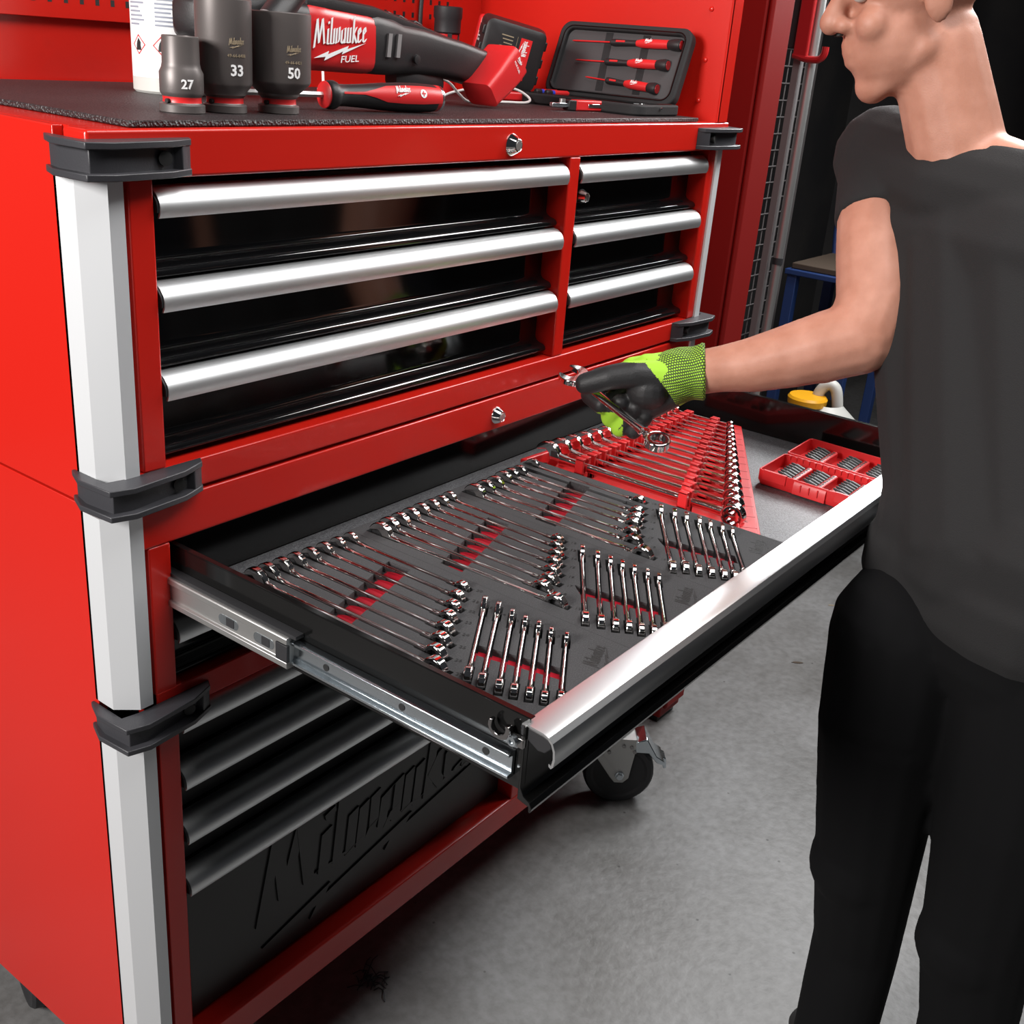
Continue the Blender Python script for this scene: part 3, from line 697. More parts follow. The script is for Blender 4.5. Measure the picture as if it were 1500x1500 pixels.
for k, t_ in enumerate(pos):
    X = .772+t_*(1.168-.772); s = .0240-.0148*t_**.85
    yr = -.024+t_*(-.030); ye = -.402+t_*(.218)
    p0 = Vector((X, yr, .9955-.002*t_)); p1 = Vector((X+.004, ye, .9945))
    L = (p1-p0).length
    w_ = wrench(L, s, 'chrome wrench standing in the red rack, %s along from the foam trays' % ORD[k], 'wrenches in the red rack')
    lay(w_, p0, p1)
    for fr_, dz in ((.235+.05*t_, 0.0), (.735-.03*t_, 0.0)):
        c = p0.lerp(p1, fr_); hw = s*.31; wd = max(.006, s*.42); dp = .0075
        zt = c.z+s*.62
        u = MB()
        u.box(c.x-wd-hw*.2, c.x-hw*.75, c.y-dp, c.y+dp, .9695, zt); u.box(c.x+hw*.75, c.x+wd+hw*.2, c.y-dp, c.y+dp, .9695, zt)
        u.box(c.x-wd-hw*.2, c.x+wd+hw*.2, c.y-dp, c.y+dp, .9695, c.z-s*.36)
        u.box(c.x-wd-hw*.2, c.x-hw*.35, c.y-dp, c.y+dp, zt-.003, zt+.001); u.box(c.x+hw*.35, c.x+wd+hw*.2, c.y-dp, c.y+dp, zt-.003, zt+.001)
        u.build('clip', 'red_plastic', rack, bevel=.0008)
    q = FRT0.lerp(FRT1, min(.97, max(.035, t_*.955+.03)))+fnrm*.017
    text_mb(cell, str(25-k), .0095, frame_map((q.x, q.y, .98725), (.80*fd.x, .80*fd.y, 0), (fnrm.x, fnrm.y, 0), (0, 0, 1)), .0003)
    if k:
        q2 = FRT0.lerp(FRT1, (pos[k]+pos[k-1])/2*.955+.03)
        a, b = q2+fnrm*.004, q2+fnrm*.031; e = fd*.0004
        cell.prism([tuple(a-e), tuple(b-e), tuple(b+e), tuple(a+e)], .98725, .98755)
cell.build('size_marks', 'red_plastic_dark', rack, smooth=False)['kind'] = 'stuff'

# ---------------------------------------------------------------- open bit case with its bits
bc = thing('bit_case', 'open red plastic screwdriver bit case lying on the grey liner', 'bit case', (1.11, -.40, LINZ))
A0 = Vector((1.004, -.316, 0)); ex = Vector((.9998, .02, 0)); ey = Vector((-.035, -.9994, 0))
def BC(a, b, c): return A0+ex*a+ey*b+Vector((0, 0, LINZ+.0008+c))
LB, H1 = .190, .026
def half(name, a0, a1, zf):
    o = rrect(a1-a0, LB, .007, 4, (a0+a1)/2, LB/2); i_ = rrect(a1-a0-.006, LB-.006, .005, 4, (a0+a1)/2, LB/2)
    ob = rrect(a1-a0-.006, LB-.008, .006, 4, (a0+a1)/2, LB/2)
    p = MB(); n = len(o)
    vs = [BC(a, b, zf) for a, b in ob]+[BC(a, b, zf+.008) for a, b in o]+[BC(a, b, zf+H1) for a, b in o]+[BC(a, b, zf+H1) for a, b in i_]+[BC(a, b, zf+.004) for a, b in i_]
    fs = [(k*n+j, k*n+(j+1) % n, (k+1)*n+(j+1) % n, (k+1)*n+j) for k in range(4) for j in range(n)]+[tuple(range(n))[::-1], tuple(range(4*n, 5*n))]
    p.add(vs, fs)
    return p.build(name, 'red_plastic', bc, bevel=.0008)
lower = half('case_base', .0, .112, 0); upper = half('case_lid', .119, .231, 0)
rb = MB()
for k in range(15): rb.box(0, .0022, -.0018, .0018, 0, .008, M=Matrix.Translation(BC(.1065, .012+k*.0118, .0175)))
rb.build('wall_ribs', 'red_plastic', lower)['kind'] = 'stuff'
MB().prism([(-.0035, .0), (-.0035, .016), (-.0005, .022), (.001, .022), (.001, .0)], .066, .124, lambda a, b, c: BC(a, c, b+.002)).build('latch', 'red_plastic', lower, bevel=.0008)
for b in (.080, .095, .110): MB().prism([(-.0055, .009), (-.0055, .019), (-.003, .021), (-.003, .009)], b-.001, b+.001, lambda a, b_, c: BC(a, c, b_)).build('latch_rib', 'red_plastic', lower)
for b0, b1 in ((.010, .052), (.138, .182)):
    MB().prism([(-.0022, .010), (-.0022, .0275), (.003, .0275), (.003, .0245), (.0, .0245), (.0, .010)], b0, b1, lambda a, b, c: BC(a, c, b)).build('rim_lip', 'red_plastic', lower, bevel=.0006)
for b in (.02, .085, .15): MB().cyl(BC(.1155, b, .020), BC(.1155, b+.022, .020), .0042, n=14).build('hinge', 'red_plastic', lower)
bars = [(lower, .018, .052, 'front tray, first row'), (lower, .018, .098, 'front tray, second row'), (lower, .018, .152, 'front tray, third row'), (upper, .137, .052, 'rear tray, first row'), (upper, .137, .112, 'rear tray, second row'), (upper, .137, .165, 'rear tray, third row')]
for par, a, b, nm in bars:
    bar = MB().prism([(0, .004), (0, .018), (.003, .020), (.008, .020), (.011, .018), (.011, .004)], a, a+.074, lambda p, q, c: BC(c, b+p, q)).build('bit_holder', 'red_plastic', par, bevel=.0006)
    sm = MB()
    for k in range(7): sm.box(0, .006, -.0022, .0022, 0, .0003, M=Matrix.Translation(BC(a+.004+k*.0098, b+.0055, .0201)))
    sm.build('size_marks', 'ink_black', bar)['kind'] = 'stuff'
    for k in range(6):
        q = a+.007+k*.0115
        hexp = [(.0042*math.cos(PI*j/3), .0042*math.sin(PI*j/3)) for j in range(6)]
        c0 = BC(q, b-.001, .0155); ax = (ey*-1*.92+Vector((0, 0, .25))).normalized()
        tt = MB(); u_ = ex; v_ = ax.cross(u_).normalized()
        F = frame_map(c0, u_, v_, ax)
        tt.prism(hexp, 0, .016, F); tt.lathe([(.0030, .0), (.0026, .006), (.0012, .010)], c0+ax*.016, ax, 10)
        single(tt, 'driver_bit', 'rubber_black', 'black driver bit in the red bit case, %s, %s from the left' % (nm, ORD[k]), 'driver bit', tuple(c0), 'driver bits in the red case')
# ================================================================== on top of the chest
MT = 1.5172
single(MB().box(.042, 1.243, .011, .556, TOPZ+.0004, MT), 'top_mat', 'top_mat', 'dark ribbed rubber mat covering the top of the tool chest', 'mat', (.64, .28, TOPZ+.0004), bevel=.0015)
def socket(cx, cy, prof, ring, num, ang, size, rb, ztxt, label, logo_z=None):
    t = thing('impact_socket', label, 'socket', (cx, cy, MT), 'impact sockets on the chest top')
    MB().lathe(prof, (cx, cy, MT), (0, 0, 1), 48, cap=False).build('body', 'socket_steel', t, angle=28)
    MB().lathe(ring, (cx, cy, MT), (0, 0, 1), 48, cap=False).build('colour_ring', 'red_plastic', t, angle=60)
    MB().cyl((cx-.0245, cy-.004, MT+.0125), (cx-.0200, cy-.0035, MT+.0125), .0026, n=12).build('pin_hole', 'ink_black', t)
    a0 = math.radians(215.3+ang)
    def fn(z0):
        return lambda a, b, c: Vector((cx+(rb+.0002+c)*math.cos(a0+a/rb), cy+(rb+.0002+c)*math.sin(a0+a/rb), MT+z0+b))
    p = MB(); text_mb(p, num, size, fn(ztxt), .0005, bold=size*.022); p.build('size_number', 'white_print', t, smooth=False)
    if logo_z:
        q = MB(); f = fn(logo_z); logo_mb(q, .0072, lambda a, b, c: f(a-.009, b, c), .0004)
        text_mb(q, '49-66-6' + {'33': '408', '50': '421'}[num], .0048, fn(logo_z-.0125), .0004)
        q.build('etched_mark', 'socket_mark', t, smooth=False)
def tower(rb, ro, zsh, top, ri):
    return ([(ri*.5, 0), (rb-.001, 0), (rb, .001), (rb, .0085), (rb-.001, .0095), (rb-.003, .0100)] , [(rb-.003, .0180), (rb-.002, .0190), (rb-.0005, .0200), (rb, .0230), (ro-.0015, zsh), (ro, zsh+.003), (ro, top-.0012), (ro-.0012, top), (ri, top), (ri-.001, top-.002), (ri-.001, top-.03), (0.001, top-.031)])
def mk(cx, cy, rb, ro, zsh, top, ri, *a, **k):
    lo, hi = tower(rb, ro, zsh, top, ri)
    prof = lo+[(rb-.0045, .0125), (rb-.0045, .0155)]+hi
    ring = [(rb-.0032, .0100), (rb-.0038, .0115), (rb-.0040, .0140), (rb-.0038, .0165), (rb-.0032, .0180)]
    socket(cx, cy, prof, ring, *a, **k)
mk(.310, .089, .0247, .0385, .034, .1130, .030, '50', 41, .0165, .0385, .0420, 'wide dark steel impact socket marked 50 in front of the power tool', logo_z=.0700)
mk(.234, .096, .0250, .0318, .030, .1220, .022, '33', 42, .0165, .0318, .0420, 'tall dark steel impact socket marked 33 with a red ring', logo_z=.0740)
lo = [(.012, 0), (.0240, 0), (.0250, .001), (.0250, .0085), (.0240, .0095), (.0220, .0100), (.0205, .0125), (.0205, .0155), (.0220, .0180), (.0235, .020), (.0240, .022), (.0240, .042), (.0215, .047), (.0205, .052), (.0200, .0790), (.0190, .0800), (.0145, .0800), (.0140, .078), (.014, .05), (.001, .05)]
socket(.172, .094, lo, [(.0218, .0100), (.0212, .0115), (.0210, .0140), (.0212, .0165), (.0218, .0180)], '27', 32, .0135, .0240, .0265, 'short dark steel impact socket marked 27 at the end of the row')

# ---- big phillips screwdriver
p0, p1 = Vector((.418, .122, MT+.0195)), Vector((.624, .085, MT+.0195)); ax = (p1-p0).normalized()
sd = thing('screwdriver', 'large red and black cushion grip screwdriver lying in front of the power tool', 'screwdriver', (.5, .10, MT))
PR = [(.008, .0), (.0150, .002), (.0180, .006), (.0182, .012), (.0168, .016), (.0140, .020), (.0138, .032), (.0150, .055), (.0176, .090), (.0190, .120), (.0192, .150), (.0182, .175), (.0168, .186)]
MB().lathe(PR, p0, ax, 36).build('grip', 'tool_black', sd, angle=60)
def patch(prof, off, a0, half, n=10):
    """strip of a turned surface that faces a chosen side"""
    t = ax.cross(Vector((0, 0, 1))).normalized(); up = t.cross(ax); mb = MB(); vs = []; k = len(prof)
    for (r, h), hf in zip(prof, half):
        for j in range(n+1):
            a = a0+hf*(2*j/n-1); vs.append(p0+ax*h+(t*math.cos(a)+up*math.sin(a))*(r+off))
    fs = [(i*(n+1)+j, i*(n+1)+j+1, (i+1)*(n+1)+j+1, (i+1)*(n+1)+j) for i in range(k-1) for j in range(n)]
    return mb.add(vs, fs)
sub = [(.0138, .022), (.0139, .040), (.0150, .055), (.0163, .072), (.0176, .090), (.0190, .120), (.0192, .150), (.0186, .168), (.0170, .185)]
inset_ = patch(sub, .0006, .30, [.10, .10, .12, .34, .62, .66, .66, .62, .62]); inset_.build('red_inset', 'red_plastic', sd, angle=80)
MB().lathe([(.0120, .0005), (.0166, .003), (.0170, .0045), (.0150, .0055)], p0-ax*.004, ax, 30).build('collar', 'red_plastic', sd)
MB().lathe([(.0172, .186), (.0176, .188), (.0172, .190), (.012, .1905)], p0, ax, 30).build('end_cap', 'zinc', sd)
MB().lathe([(.0178, .176), (.0174, .186)], p0, ax, 30, cap=False).build('end_band', 'red_plastic', sd)
hexs = [(.0040*math.cos(PI*k/3), .0040*math.sin(PI*k/3)) for k in range(6)]
t_ = ax.cross(Vector((0, 0, 1))).normalized()
MB().prism(hexs, -.15, .004, frame_map(p0, t_, t_.cross(ax), ax)).build('shaft', 'zinc_dull', sd)
pr = MB()
lf = lambda a, b, c: p0+ax*(.104+a)+(t_*math.cos(.34+b/.019)+t_.cross(ax)*math.sin(.34+b/.019))*(.0200+c)
logo_mb(pr, .0095, lf, .0003)
cm = lambda a, b, c: p0+ax*(.150+a)+(t_*math.cos(.36+b/.019)+t_.cross(ax)*math.sin(.36+b/.019))*(.0201+c)
pr.prism([(.0055*math.cos(2*PI*k/20), .0055*math.sin(2*PI*k/20)) for k in range(20)], 0, .0002, cm)
pr.build('print', 'white_print', sd, smooth=False)
pc = MB(); pc.prism([(-.0033, -.0008), (.0033, -.0008), (.0033, .0008), (-.0033, .0008)], .0002, .0004, cm); pc.prism([(-.0008, -.0033), (.0008, -.0033), (.0008, .0033), (-.0008, .0033)], .0002, .0004, cm)
pc.build('cross_mark', 'red_plastic', sd, smooth=False)

# ---- cordless polisher with a red nose block
tool = thing('power_tool', 'red and black cordless power tool lying across the back of the chest top', 'power tool', (.6, .24, MT))
def tloft(mb, secs, n=20, pw=.45):
    """loft of rounded sections; each is (x, y, z centre, half depth, half height)"""
    vs = []
    for x, y, z, hy, hz in secs:
        for i in range(n):
            a = 2*PI*i/n; c, s = math.cos(a), math.sin(a)
            vs.append(Vector((x, y+hy*math.copysign(abs(c)**pw, c), z+hz*math.copysign(abs(s)**pw, s))))
    k = len(secs); fs = [(j*n+i, j*n+(i+1) % n, (j+1)*n+(i+1) % n, (j+1)*n+i) for j in range(k-1) for i in range(n)]
    return mb.add(vs, fs+[tuple(range(n))[::-1], tuple(range((k-1)*n, k*n))])
tloft(MB(), [(.298, .25, 1.618, .022, .018), (.304, .25, 1.618, .030, .026), (.318, .25, 1.616, .034, .031), (.345, .25, 1.612, .038, .036), (.395, .245, 1.612, .040, .040), (.470, .24, 1.606, .038, .041)]).build('gear_head', 'tool_black', tool, bevel=.002)
tloft(MB(), [(.463, .24, 1.606, .034, .038), (.472, .24, 1.605, .037, .043), (.50, .24, 1.604, .038, .044), (.585, .24, 1.600, .037, .042), (.615, .24, 1.600, .034, .038)]).build('red_housing', 'tool_red', tool)
tloft(MB(), [(.585, .242, 1.601, .036, .0405), (.605, .242, 1.601, .0385, .0425), (.640, .242, 1.598, .0385, .0405), (.665, .24, 1.596, .033, .036), (.712, .238, 1.594, .029, .034), (.760, .235, 1.589, .028, .031), (.800, .23, 1.584, .027, .030), (.850, .225, 1.575, .027, .029), (.872, .222, 1.571, .027, .029)]).build('motor_handle', 'tool_black', tool)
tloft(MB(), [(.665, .235, 1.557, .012, .012), (.70, .235, 1.556, .018, .015), (.765, .235, 1.5505, .018, .0125), (.775, .235, 1.548, .012, .008)]).build('trigger_guard', 'tool_black', tool)
tloft(MB(), [(.47, .236, 1.646, .026, .006), (.51, .236, 1.647, .030, .010), (.60, .238, 1.641, .030, .010), (.70, .238, 1.626, .022, .008), (.78, .236, 1.612, .016, .006)]).build('top_grip', 'tool_black', tool)
for k, (x, z) in enumerate(((.652, 1.6375), (.678, 1.634), (.712, 1.6285))):
    MB().prism([(-.016, -.004), (-.008, .007), (.008, .006), (.016, -.005)], -.016, .016, lambda a, b, c, x=x, z=z: Vector((x+a, .24+c, z+b-a*.25))).build('grip_ridge', 'tool_black', tool, bevel=.002)
for x in (.622, .642): MB().prism([(-.0035, -.016), (.0045, -.016), (.0075, .016), (-.0005, .016)], .2005, .2040, lambda a, b, c, x=x: Vector((x+a, c, 1.600+b))).build('vent', 'grey_plastic', tool)
MB().lathe([(.007, 0), (.0065, .003), (.003, .0035)], (.688, .2055, 1.583), (0, -1, 0), 18).build('screw_boss', 'tool_black', tool)
# side handle that stands up at the gear head
a_, b_ = Vector((.378, .180, 1.618)), Vector((.520, .205, 1.735)); MB().cyl(a_, b_, .0185, .017, 28).build('side_handle', 'tool_black', tool)
d_ = (b_-a_).normalized(); MB().lathe([(.0188, .0), (.0188, .004), (.0160, .005)], a_-d_*.0045, d_, 28).build('handle_rim', 'grey_plastic', tool)
MB().cyl(a_-d_*.0052, a_-d_*.0042, .0125, n=24).build('handle_bore', 'ink_black', tool)
# red nose block on the handle's end
M_ = Matrix.Translation((.856, .186, 1.5655)) @ Matrix.Rotation(math.radians(50), 4, 'Y')
nb = MB(); n_ = 24; vs = []
for h, sx_, sy_ in ((-.048, .016, .022), (-.045, .0215, .030), (-.01, .0245, .034), (.02, .027, .034), (.040, .027, .033), (.044, .024, .029)):
    for a, b in rrect(2*sx_, 2*sy_, .010, 5): vs.append(M_ @ Vector((a, b, h)))
n_ = len(rrect(1, 1, .1, 5)); nb.add(vs, [(j*n_+i, j*n_+(i+1) % n_, (j+1)*n_+(i+1) % n_, (j+1)*n_+i) for j in range(5) for i in range(n_)]+[tuple(range(n_))[::-1], tuple(range(5*n_, 6*n_))])
nbo = nb.build('nose_block', 'red_plastic', tool, angle=40)
wp = MB(); f_ = lambda a, b, c: M_ @ Vector((-.010+a, -.0005+b*0-.0342-c, .024+b))
logo_mb(wp, .0055, lambda a, b, c: M_ @ Vector((-.012+a, -.0343-c, .030+b)), .0003); text_mb(wp, 'M18 FUEL', .0055, lambda a, b, c: M_ @ Vector((-.002+a, -.0343-c, .020+b)), .0003)
wp.build('nose_print', 'white_print', nbo, smooth=False)
tp = MB(); logo_mb(tp, .0345, frame_map((.474, .2012, 1.592), (1.16, 0, .03), (0, 0, 1), (0, -1, 0)), .0006, nib=.085)
text_mb(tp, 'FUEL', .0125, frame_map((.543, .2020, 1.5745), (1.35, 0, .10), (.18, 0, 1), (0, -1, 0)), .0005, bold=.0001)
tp.build('logo_print', 'white_print', tool, smooth=False)
# white power cord of something behind, looped on the mat
def spline(pts, n=8):
    P = [Vector(p) for p in pts]; out = []
    for i in range(len(P)-1):
        a, b, c, d = P[max(i-1, 0)], P[i], P[i+1], P[min(i+2, len(P)-1)]
        for k in range(n):
            t = k/n; out.append(.5*((2*b)+(c-a)*t+(2*a-5*b+4*c-d)*t*t+(3*b-a-3*c+d)*t**3))
    return out+[P[-1]]
single(MB().tube(spline([(.80, .285, 1.590), (.822, .285, 1.561), (.857, .28, 1.547), (.871, .27, 1.531), (.885, .262, 1.5205), (.915, .26, 1.5202), (.978, .255, 1.5202), (1.035, .25, 1.5202), (1.062, .262, 1.526), (1.046, .275, 1.538), (1.014, .285, 1.543), (.965, .30, 1.541), (.93, .33, 1.53), (.90, .35, 1.5202), (.80, .40, 1.5202)]), .0022, 10), 'charging_cord', 'white_cord', 'white cord looping out from behind the red nose of the power tool', 'cord', (.978, .255, MT))
single(MB().tube(spline([(.752, .552, 1.74), (.765, .545, 1.70), (.79, .54, 1.65), (.80, .53, 1.60), (.78, .50, 1.5202), (.74, .47, 1.5202)]), .0024, 10), 'hanging_cord', 'white_cord', 'white cord hanging in front of the pegboard above the power tool', 'cord', (.765, .545, MT))

# ---- cordless tool with a battery pack facing the camera
bt = thing('cordless_driver', 'red cordless tool lying behind the nose block with its black battery pack towards us', 'cordless tool', (1.16, .35, MT))
Mb = Matrix.Translation((1.085, .335, 1.598)) @ Matrix.Rotation(math.radians(48), 4, 'Z') @ Matrix.Rotation(math.radians(11), 4, 'X') @ Matrix.Rotation(math.radians(-6), 4, 'Y')
def lbox(mb, a0, a1, b0, b1, c0, c1): return mb.box(a0, a1, b0, b1, c0, c1, M=Mb)
vs = []; mbk = MB()
for x, w_, h_ in ((-.034, .050, .046), (-.031, .056, .052), (-.006, .059, .055), (.020, .059, .055), (.024, .055, .050)):
    for a, b in rrect(2*w_, 2*h_, .012, 4): vs.append(Mb @ Vector((x, a, b)))
n_ = len(rrect(1, 1, .1, 4)); mbk.add(vs, [(j*n_+i, j*n_+(i+1) % n_, (j+1)*n_+(i+1) % n_, (j+1)*n_+i) for j in range(4) for i in range(n_)]+[tuple(range(n_))[::-1], tuple(range(4*n_, 5*n_))])
bat = mbk.build('battery_pack', 'tool_black', bt, angle=40)
for s_ in (-1, 1):
    for c_ in (-.03, .0, .03): lbox(MB(), -.026, .014, s_*.0575-.0035, s_*.0575+.0035, c_-.008, c_+.008).build('grip_rib', 'tool_black', bat, bevel=.002)
lb = MB().prism([(-.031, -.036), (-.010, -.036), (-.010, .034), (-.031, .034)], -.0350, -.0342, lambda a, b, c: Mb @ Vector((c, a, b)))
lb.build('red_label', 'red_plastic', bat)
pp = MB(); logo_mb(pp, .0105, lambda a, b, c: Mb @ Vector((-.0352-c, -.0150-b*1.0, .004+a)), .0003)
pp.build('label_logo', 'white_print', bat, smooth=False)
ln = MB()
for k in range(9): ln.box(-.0347, -.0343, .004, .026-.003*(k % 3), .030-.0062*k, .0318-.0062*k, M=Mb)
ln.box(-.0346, -.0342, -.004, -.0035, -.03, .034, M=Mb)
ln.build('fine_print', 'socket_mark', bat, smooth=False)['kind'] = 'stuff'
sdp = MB(); text_mb(sdp, '12.0', .016, lambda a, b, c: Mb @ Vector((-.004+b, .0598+c, .006-a)), .0004, bold=.0003); sdp.build('capacity_print', 'white_print', bat, smooth=False)
ft_ = MB(); lbox(ft_, .024, .046, -.056, .062, -.050, .050); ft_.build('tool_foot', 'tool_red', bt, bevel=.006)
hd = MB(); lbox(hd, .046, .085, -.02, .02, -.030, .012); hd.build('tool_handle', 'tool_black', bt, bevel=.008)
MB().cyl((1.150, .385, 1.547), (1.150, .455, 1.547), .0280, n=24).build('motor_body', 'tool_red', bt)
MB().box(-.05, .03, -.05, .05, MT+.0002, 1.5345, M=Matrix.Translation((1.10, .355, 0)) @ Matrix.Rotation(math.radians(48), 4, 'Z')).build('lower_body', 'tool_red', bt, bevel=.004)

# ---- red torch with a black collar, standing at the back
tc_ = thing('torch', 'red hand torch with a black collar standing before the pegboard', 'torch', (1.104, .500, MT))
MB().lathe([(.001, 0), (.020, .0), (.021, .003), (.021, .10), (.023, .112), (.023, .130)], (1.104, .500, MT), (0, 0, 1), 28, cap=False).build('barrel', 'tool_red', tc_)
MB().lathe([(.0225, .105), (.0255, .108), (.0255, .130), (.0275, .134), (.0275, .152), (.024, .1535), (.021, .150), (.001, .150)], (1.104, .500, MT), (0, 0, 1), 28, cap=False).build('collar', 'rubber_black', tc_)
for k in range(5):
    a = 2*PI*k/5; MB().box(-.004, .004, .0205, .0235, .086, .108, M=Matrix.Translation((1.104, .5, MT)) @ Matrix.Rotation(a, 4, 'Z')).build('collar_claw', 'rubber_black', tc_)
single(MB().tube(spline([(1.085, .552, 1.76), (1.088, .553, 1.70), (1.084, .552, 1.64), (1.088, .548, 1.58), (1.08, .545, MT+.0045)]), .0042, 10), 'black_hose', 'rubber_black', 'black cable hanging down the pegboard left of the red torch', 'cable', (1.08, .545, MT))

# ---- zipped wallet with three precision screwdrivers
bag = thing('tool_wallet', 'open black zip wallet leaning on the red side wall, holding three small screwdrivers', 'tool wallet', (1.2, .19, MT))
def leaf(org, u, v, n, W, H, T, name):
    F = frame_map(org, u, v, n); o = rrect(W, H, .022, 6, W/2, H/2); i_ = rrect(W-.030, H-.026, .014, 6, W/2, H/2)
    mb = MB().ring(o, i_, 0, T, F); b = mb.build(name, 'bag_fabric', bag, bevel=.003)
    MB().prism(i_, .002, T*.45, F).build('lining', 'bag_lining', b)
    zp = [F(x, y, T+.0005) for x, y in rrect(W-.022, H-.018, .018, 6, W/2, H/2)]
    MB().tube(zp, .0012, 6, closed=True).build('zip_teeth', 'semi_black', b)
    return b, F
U = Vector((0, -1, 0)); V = Vector((.36, 0, .933)).normalized(); N = Vector((-.933, 0, .36)).normalized()
up_, FU = leaf((1.2250, .338, MT+.008), U, V, N, .288, .142, .020, 'upright_leaf')
lw_, FL = leaf((1.2230, .298, MT+.0005), U, Vector((-1, 0, .0)), Vector((0, 0, 1)), .262, .150, .018, 'flat_leaf')
for x_, w_ in ((.100, .016), (.182, .016)):
    MB().prism([(x_+.010, .018), (x_+w_+.010, .018), (x_+w_-.002, .128), (x_-.002, .128)], .0085, .0095, FU).build('elastic_strap', 'bag_fabric', up_, bevel=.0003)
MB().prism([(-.006, -.0025), (.010, -.0025), (.012, .0), (.010, .0025), (-.006, .0025)], .0, .002, frame_map((1.150, .040, MT+.0145), (-.75, -.6, -.25), (.6, -.75, 0), (0, 0, 1))).build('zip_pull', 'chrome', lw_)
def pdriver(h, x_tip, x_h0, x_h1, tilt, ln_, name):
    t = thing('precision_screwdriver', name, 'screwdriver', tuple(FU((x_tip+x_h1)/2, h, .014)), 'precision screwdrivers in the wallet')
    a = FU(x_tip, h, .0145); b = FU(x_h1, h+tilt, .0165); d = (b-a).normalized(); T = (b-a).length; s = (x_h0-x_tip)/(x_h1-x_tip)*T
    MB().lathe([(.0003, 0), (.0013, .004), (.0014, .012), (.0014, s)], a, d, 10).build('blade', 'tool_red' if T > .1 else 'zinc_dull', t)
    r = T-s
    MB().lathe([(.003, s-.001), (.0058, s+.002), (.0062, s+.06*r), (.0050, s+.30*r), (.0052, s+.40*r)], a, d, 20).build('front_grip', 'tool_black', t)
    MB().lathe([(.0054, s+.38*r), (.0078, s+.46*r), (.0082, s+.65*r), (.0078, s+.83*r)], a, d, 20).build('barrel', 'red_plastic', t)
    MB().lathe([(.0070, s+.82*r), (.0092, s+.87*r), (.0105, s+.95*r), (.0100, s+r), (.0085, s+r+.001)], a, d, 20).build('swivel_cap', 'tool_black', t)
    MB().lathe([(.0080, s+r+.0005), (.0078, s+r+.0018), (.001, s+r+.0018)], a, d, 16).build('cap_disc', 'red_plastic_dark', t)
    q = MB(); nrm = N; sd_ = nrm.cross(d).normalized()
    logo_mb(q, .0058, frame_map(a+d*(s+.52*r)+nrm*.0083, d, sd_, nrm), .0002); q.build('print', 'white_print', t, smooth=False)
    MB().box(-.5*.13*r, .5*.13*r, -.0016, .0016, 0, .0012, M=(lambda O: Matrix(((d.x, sd_.x, nrm.x, O.x), (d.y, sd_.y, nrm.y, O.y), (d.z, sd_.z, nrm.z, O.z), (0, 0, 0, 1))))(a+d*(s+.16*r)+nrm*.0056)).build('red_stripe', 'red_plastic', t)
pdriver(.106, .030, .118, .268, .006, 1, 'longest small red screwdriver, topmost of the three in the zip wallet')
pdriver(.070, .050, .118, .253, .004, 1, 'small red screwdriver in the middle of the three in the wallet')
pdriver(.040, .083, .132, .245, -.010, 1, 'shortest small red screwdriver, lowest of the three in the wallet')
for k, y in enumerate((.282, .258)):
    t = thing('small_screwdriver', 'tiny red screwdriver with a blue band in the flat half of the wallet, %s one' % ('farther', 'nearer')[k], 'screwdriver', (1.14, y, MT+.019), 'blue banded screwdrivers')
    a = Vector((1.105, y, MT+.0200)); d = Vector((1, -.25, 0)).normalized()
    MB().lathe([(.004, 0), (.0055, .002), (.0055, .012), (.0045, .014)], a, d, 16).build('swivel_cap', 'tool_black', t)
    MB().lathe([(.0048, .014), (.0048, .020)], a, d, 16).build('blue_band', 'blue_plastic', t)
    MB().lathe([(.0046, .020), (.0050, .024), (.0048, .052), (.003, .056)], a, d, 16).build('barrel', 'red_plastic', t)
# ---- folding knife with a red body
kn = thing('folding_knife', 'small red folding knife with a silver clip on the mat before the wallet', 'knife', (1.03, .13, MT))
a = Vector((.985, .140, MT+.0095)); ek = Vector((.985, -.175, 0)).normalized(); nk = Vector((-ek.y, ek.x, 0))
Fk = frame_map(a, ek, nk, (0, 0, 1))
MB().prism([(.030, -.009), (.034, -.0105), (.090, -.0105), (.112, -.0115), (.116, -.008), (.116, .008), (.108, .0105), (.034, .0105), (.030, .008)], -.0090, .0085, Fk).build('body', 'red_plastic', kn, bevel=.0025)
MB().prism([(.014, -.008), (.031, -.009), (.031, .009), (.014, .008)], -.0085, .0080, Fk).build('collar', 'tool_black', kn, bevel=.0015)
MB().prism([(-.022, -.004), (.015, -.006), (.015, .006), (-.022, .004)], -.004, .003, Fk).build('blade_carrier', 'zinc', kn, bevel=.001)
MB().cyl(Fk(.004, 0, .003), Fk(.004, 0, .0095), .0055, n=14).build('lock_wheel', 'zinc_dull', kn)
MB().prism([(.058, -.0118), (.098, -.0118), (.098, -.0104), (.058, -.0104)], -.0030, .0030, Fk).build('clip', 'chrome', kn, bevel=.0005)
# ---- white bottle with a hazard label behind the sockets
bo = thing('spray_bottle', 'white bottle with a printed hazard label behind the short socket', 'bottle', (.366, .362, MT))
MB().lathe([(.001, 0), (.052, 0), (.055, .003), (.055, .17), (.050, .185), (.020, .20), (.018, .225), (.001, .226)], (.366, .362, MT), (0, 0, 1), 40, cap=False).build('body', 'white_plastic', bo)
lab_f = lambda a, b, c: Vector((.366+(.0554+c)*math.cos(math.radians(232)+a/.055), .362+(.0554+c)*math.sin(math.radians(232)+a/.055), MT+b))
def grid(mb, a0, a1, b0, b1, n, fn, c=0.0):
    vs = [fn(a0+(a1-a0)*i/n, b, c) for b in (b0, b1) for i in range(n+1)]
    return mb.add(vs, [(i, i+1, n+2+i, n+1+i) for i in range(n)])
label_ = grid(MB(), -.075, .075, .02, .165, 24, lab_f).build('label', 'paper', bo)
tx = MB()
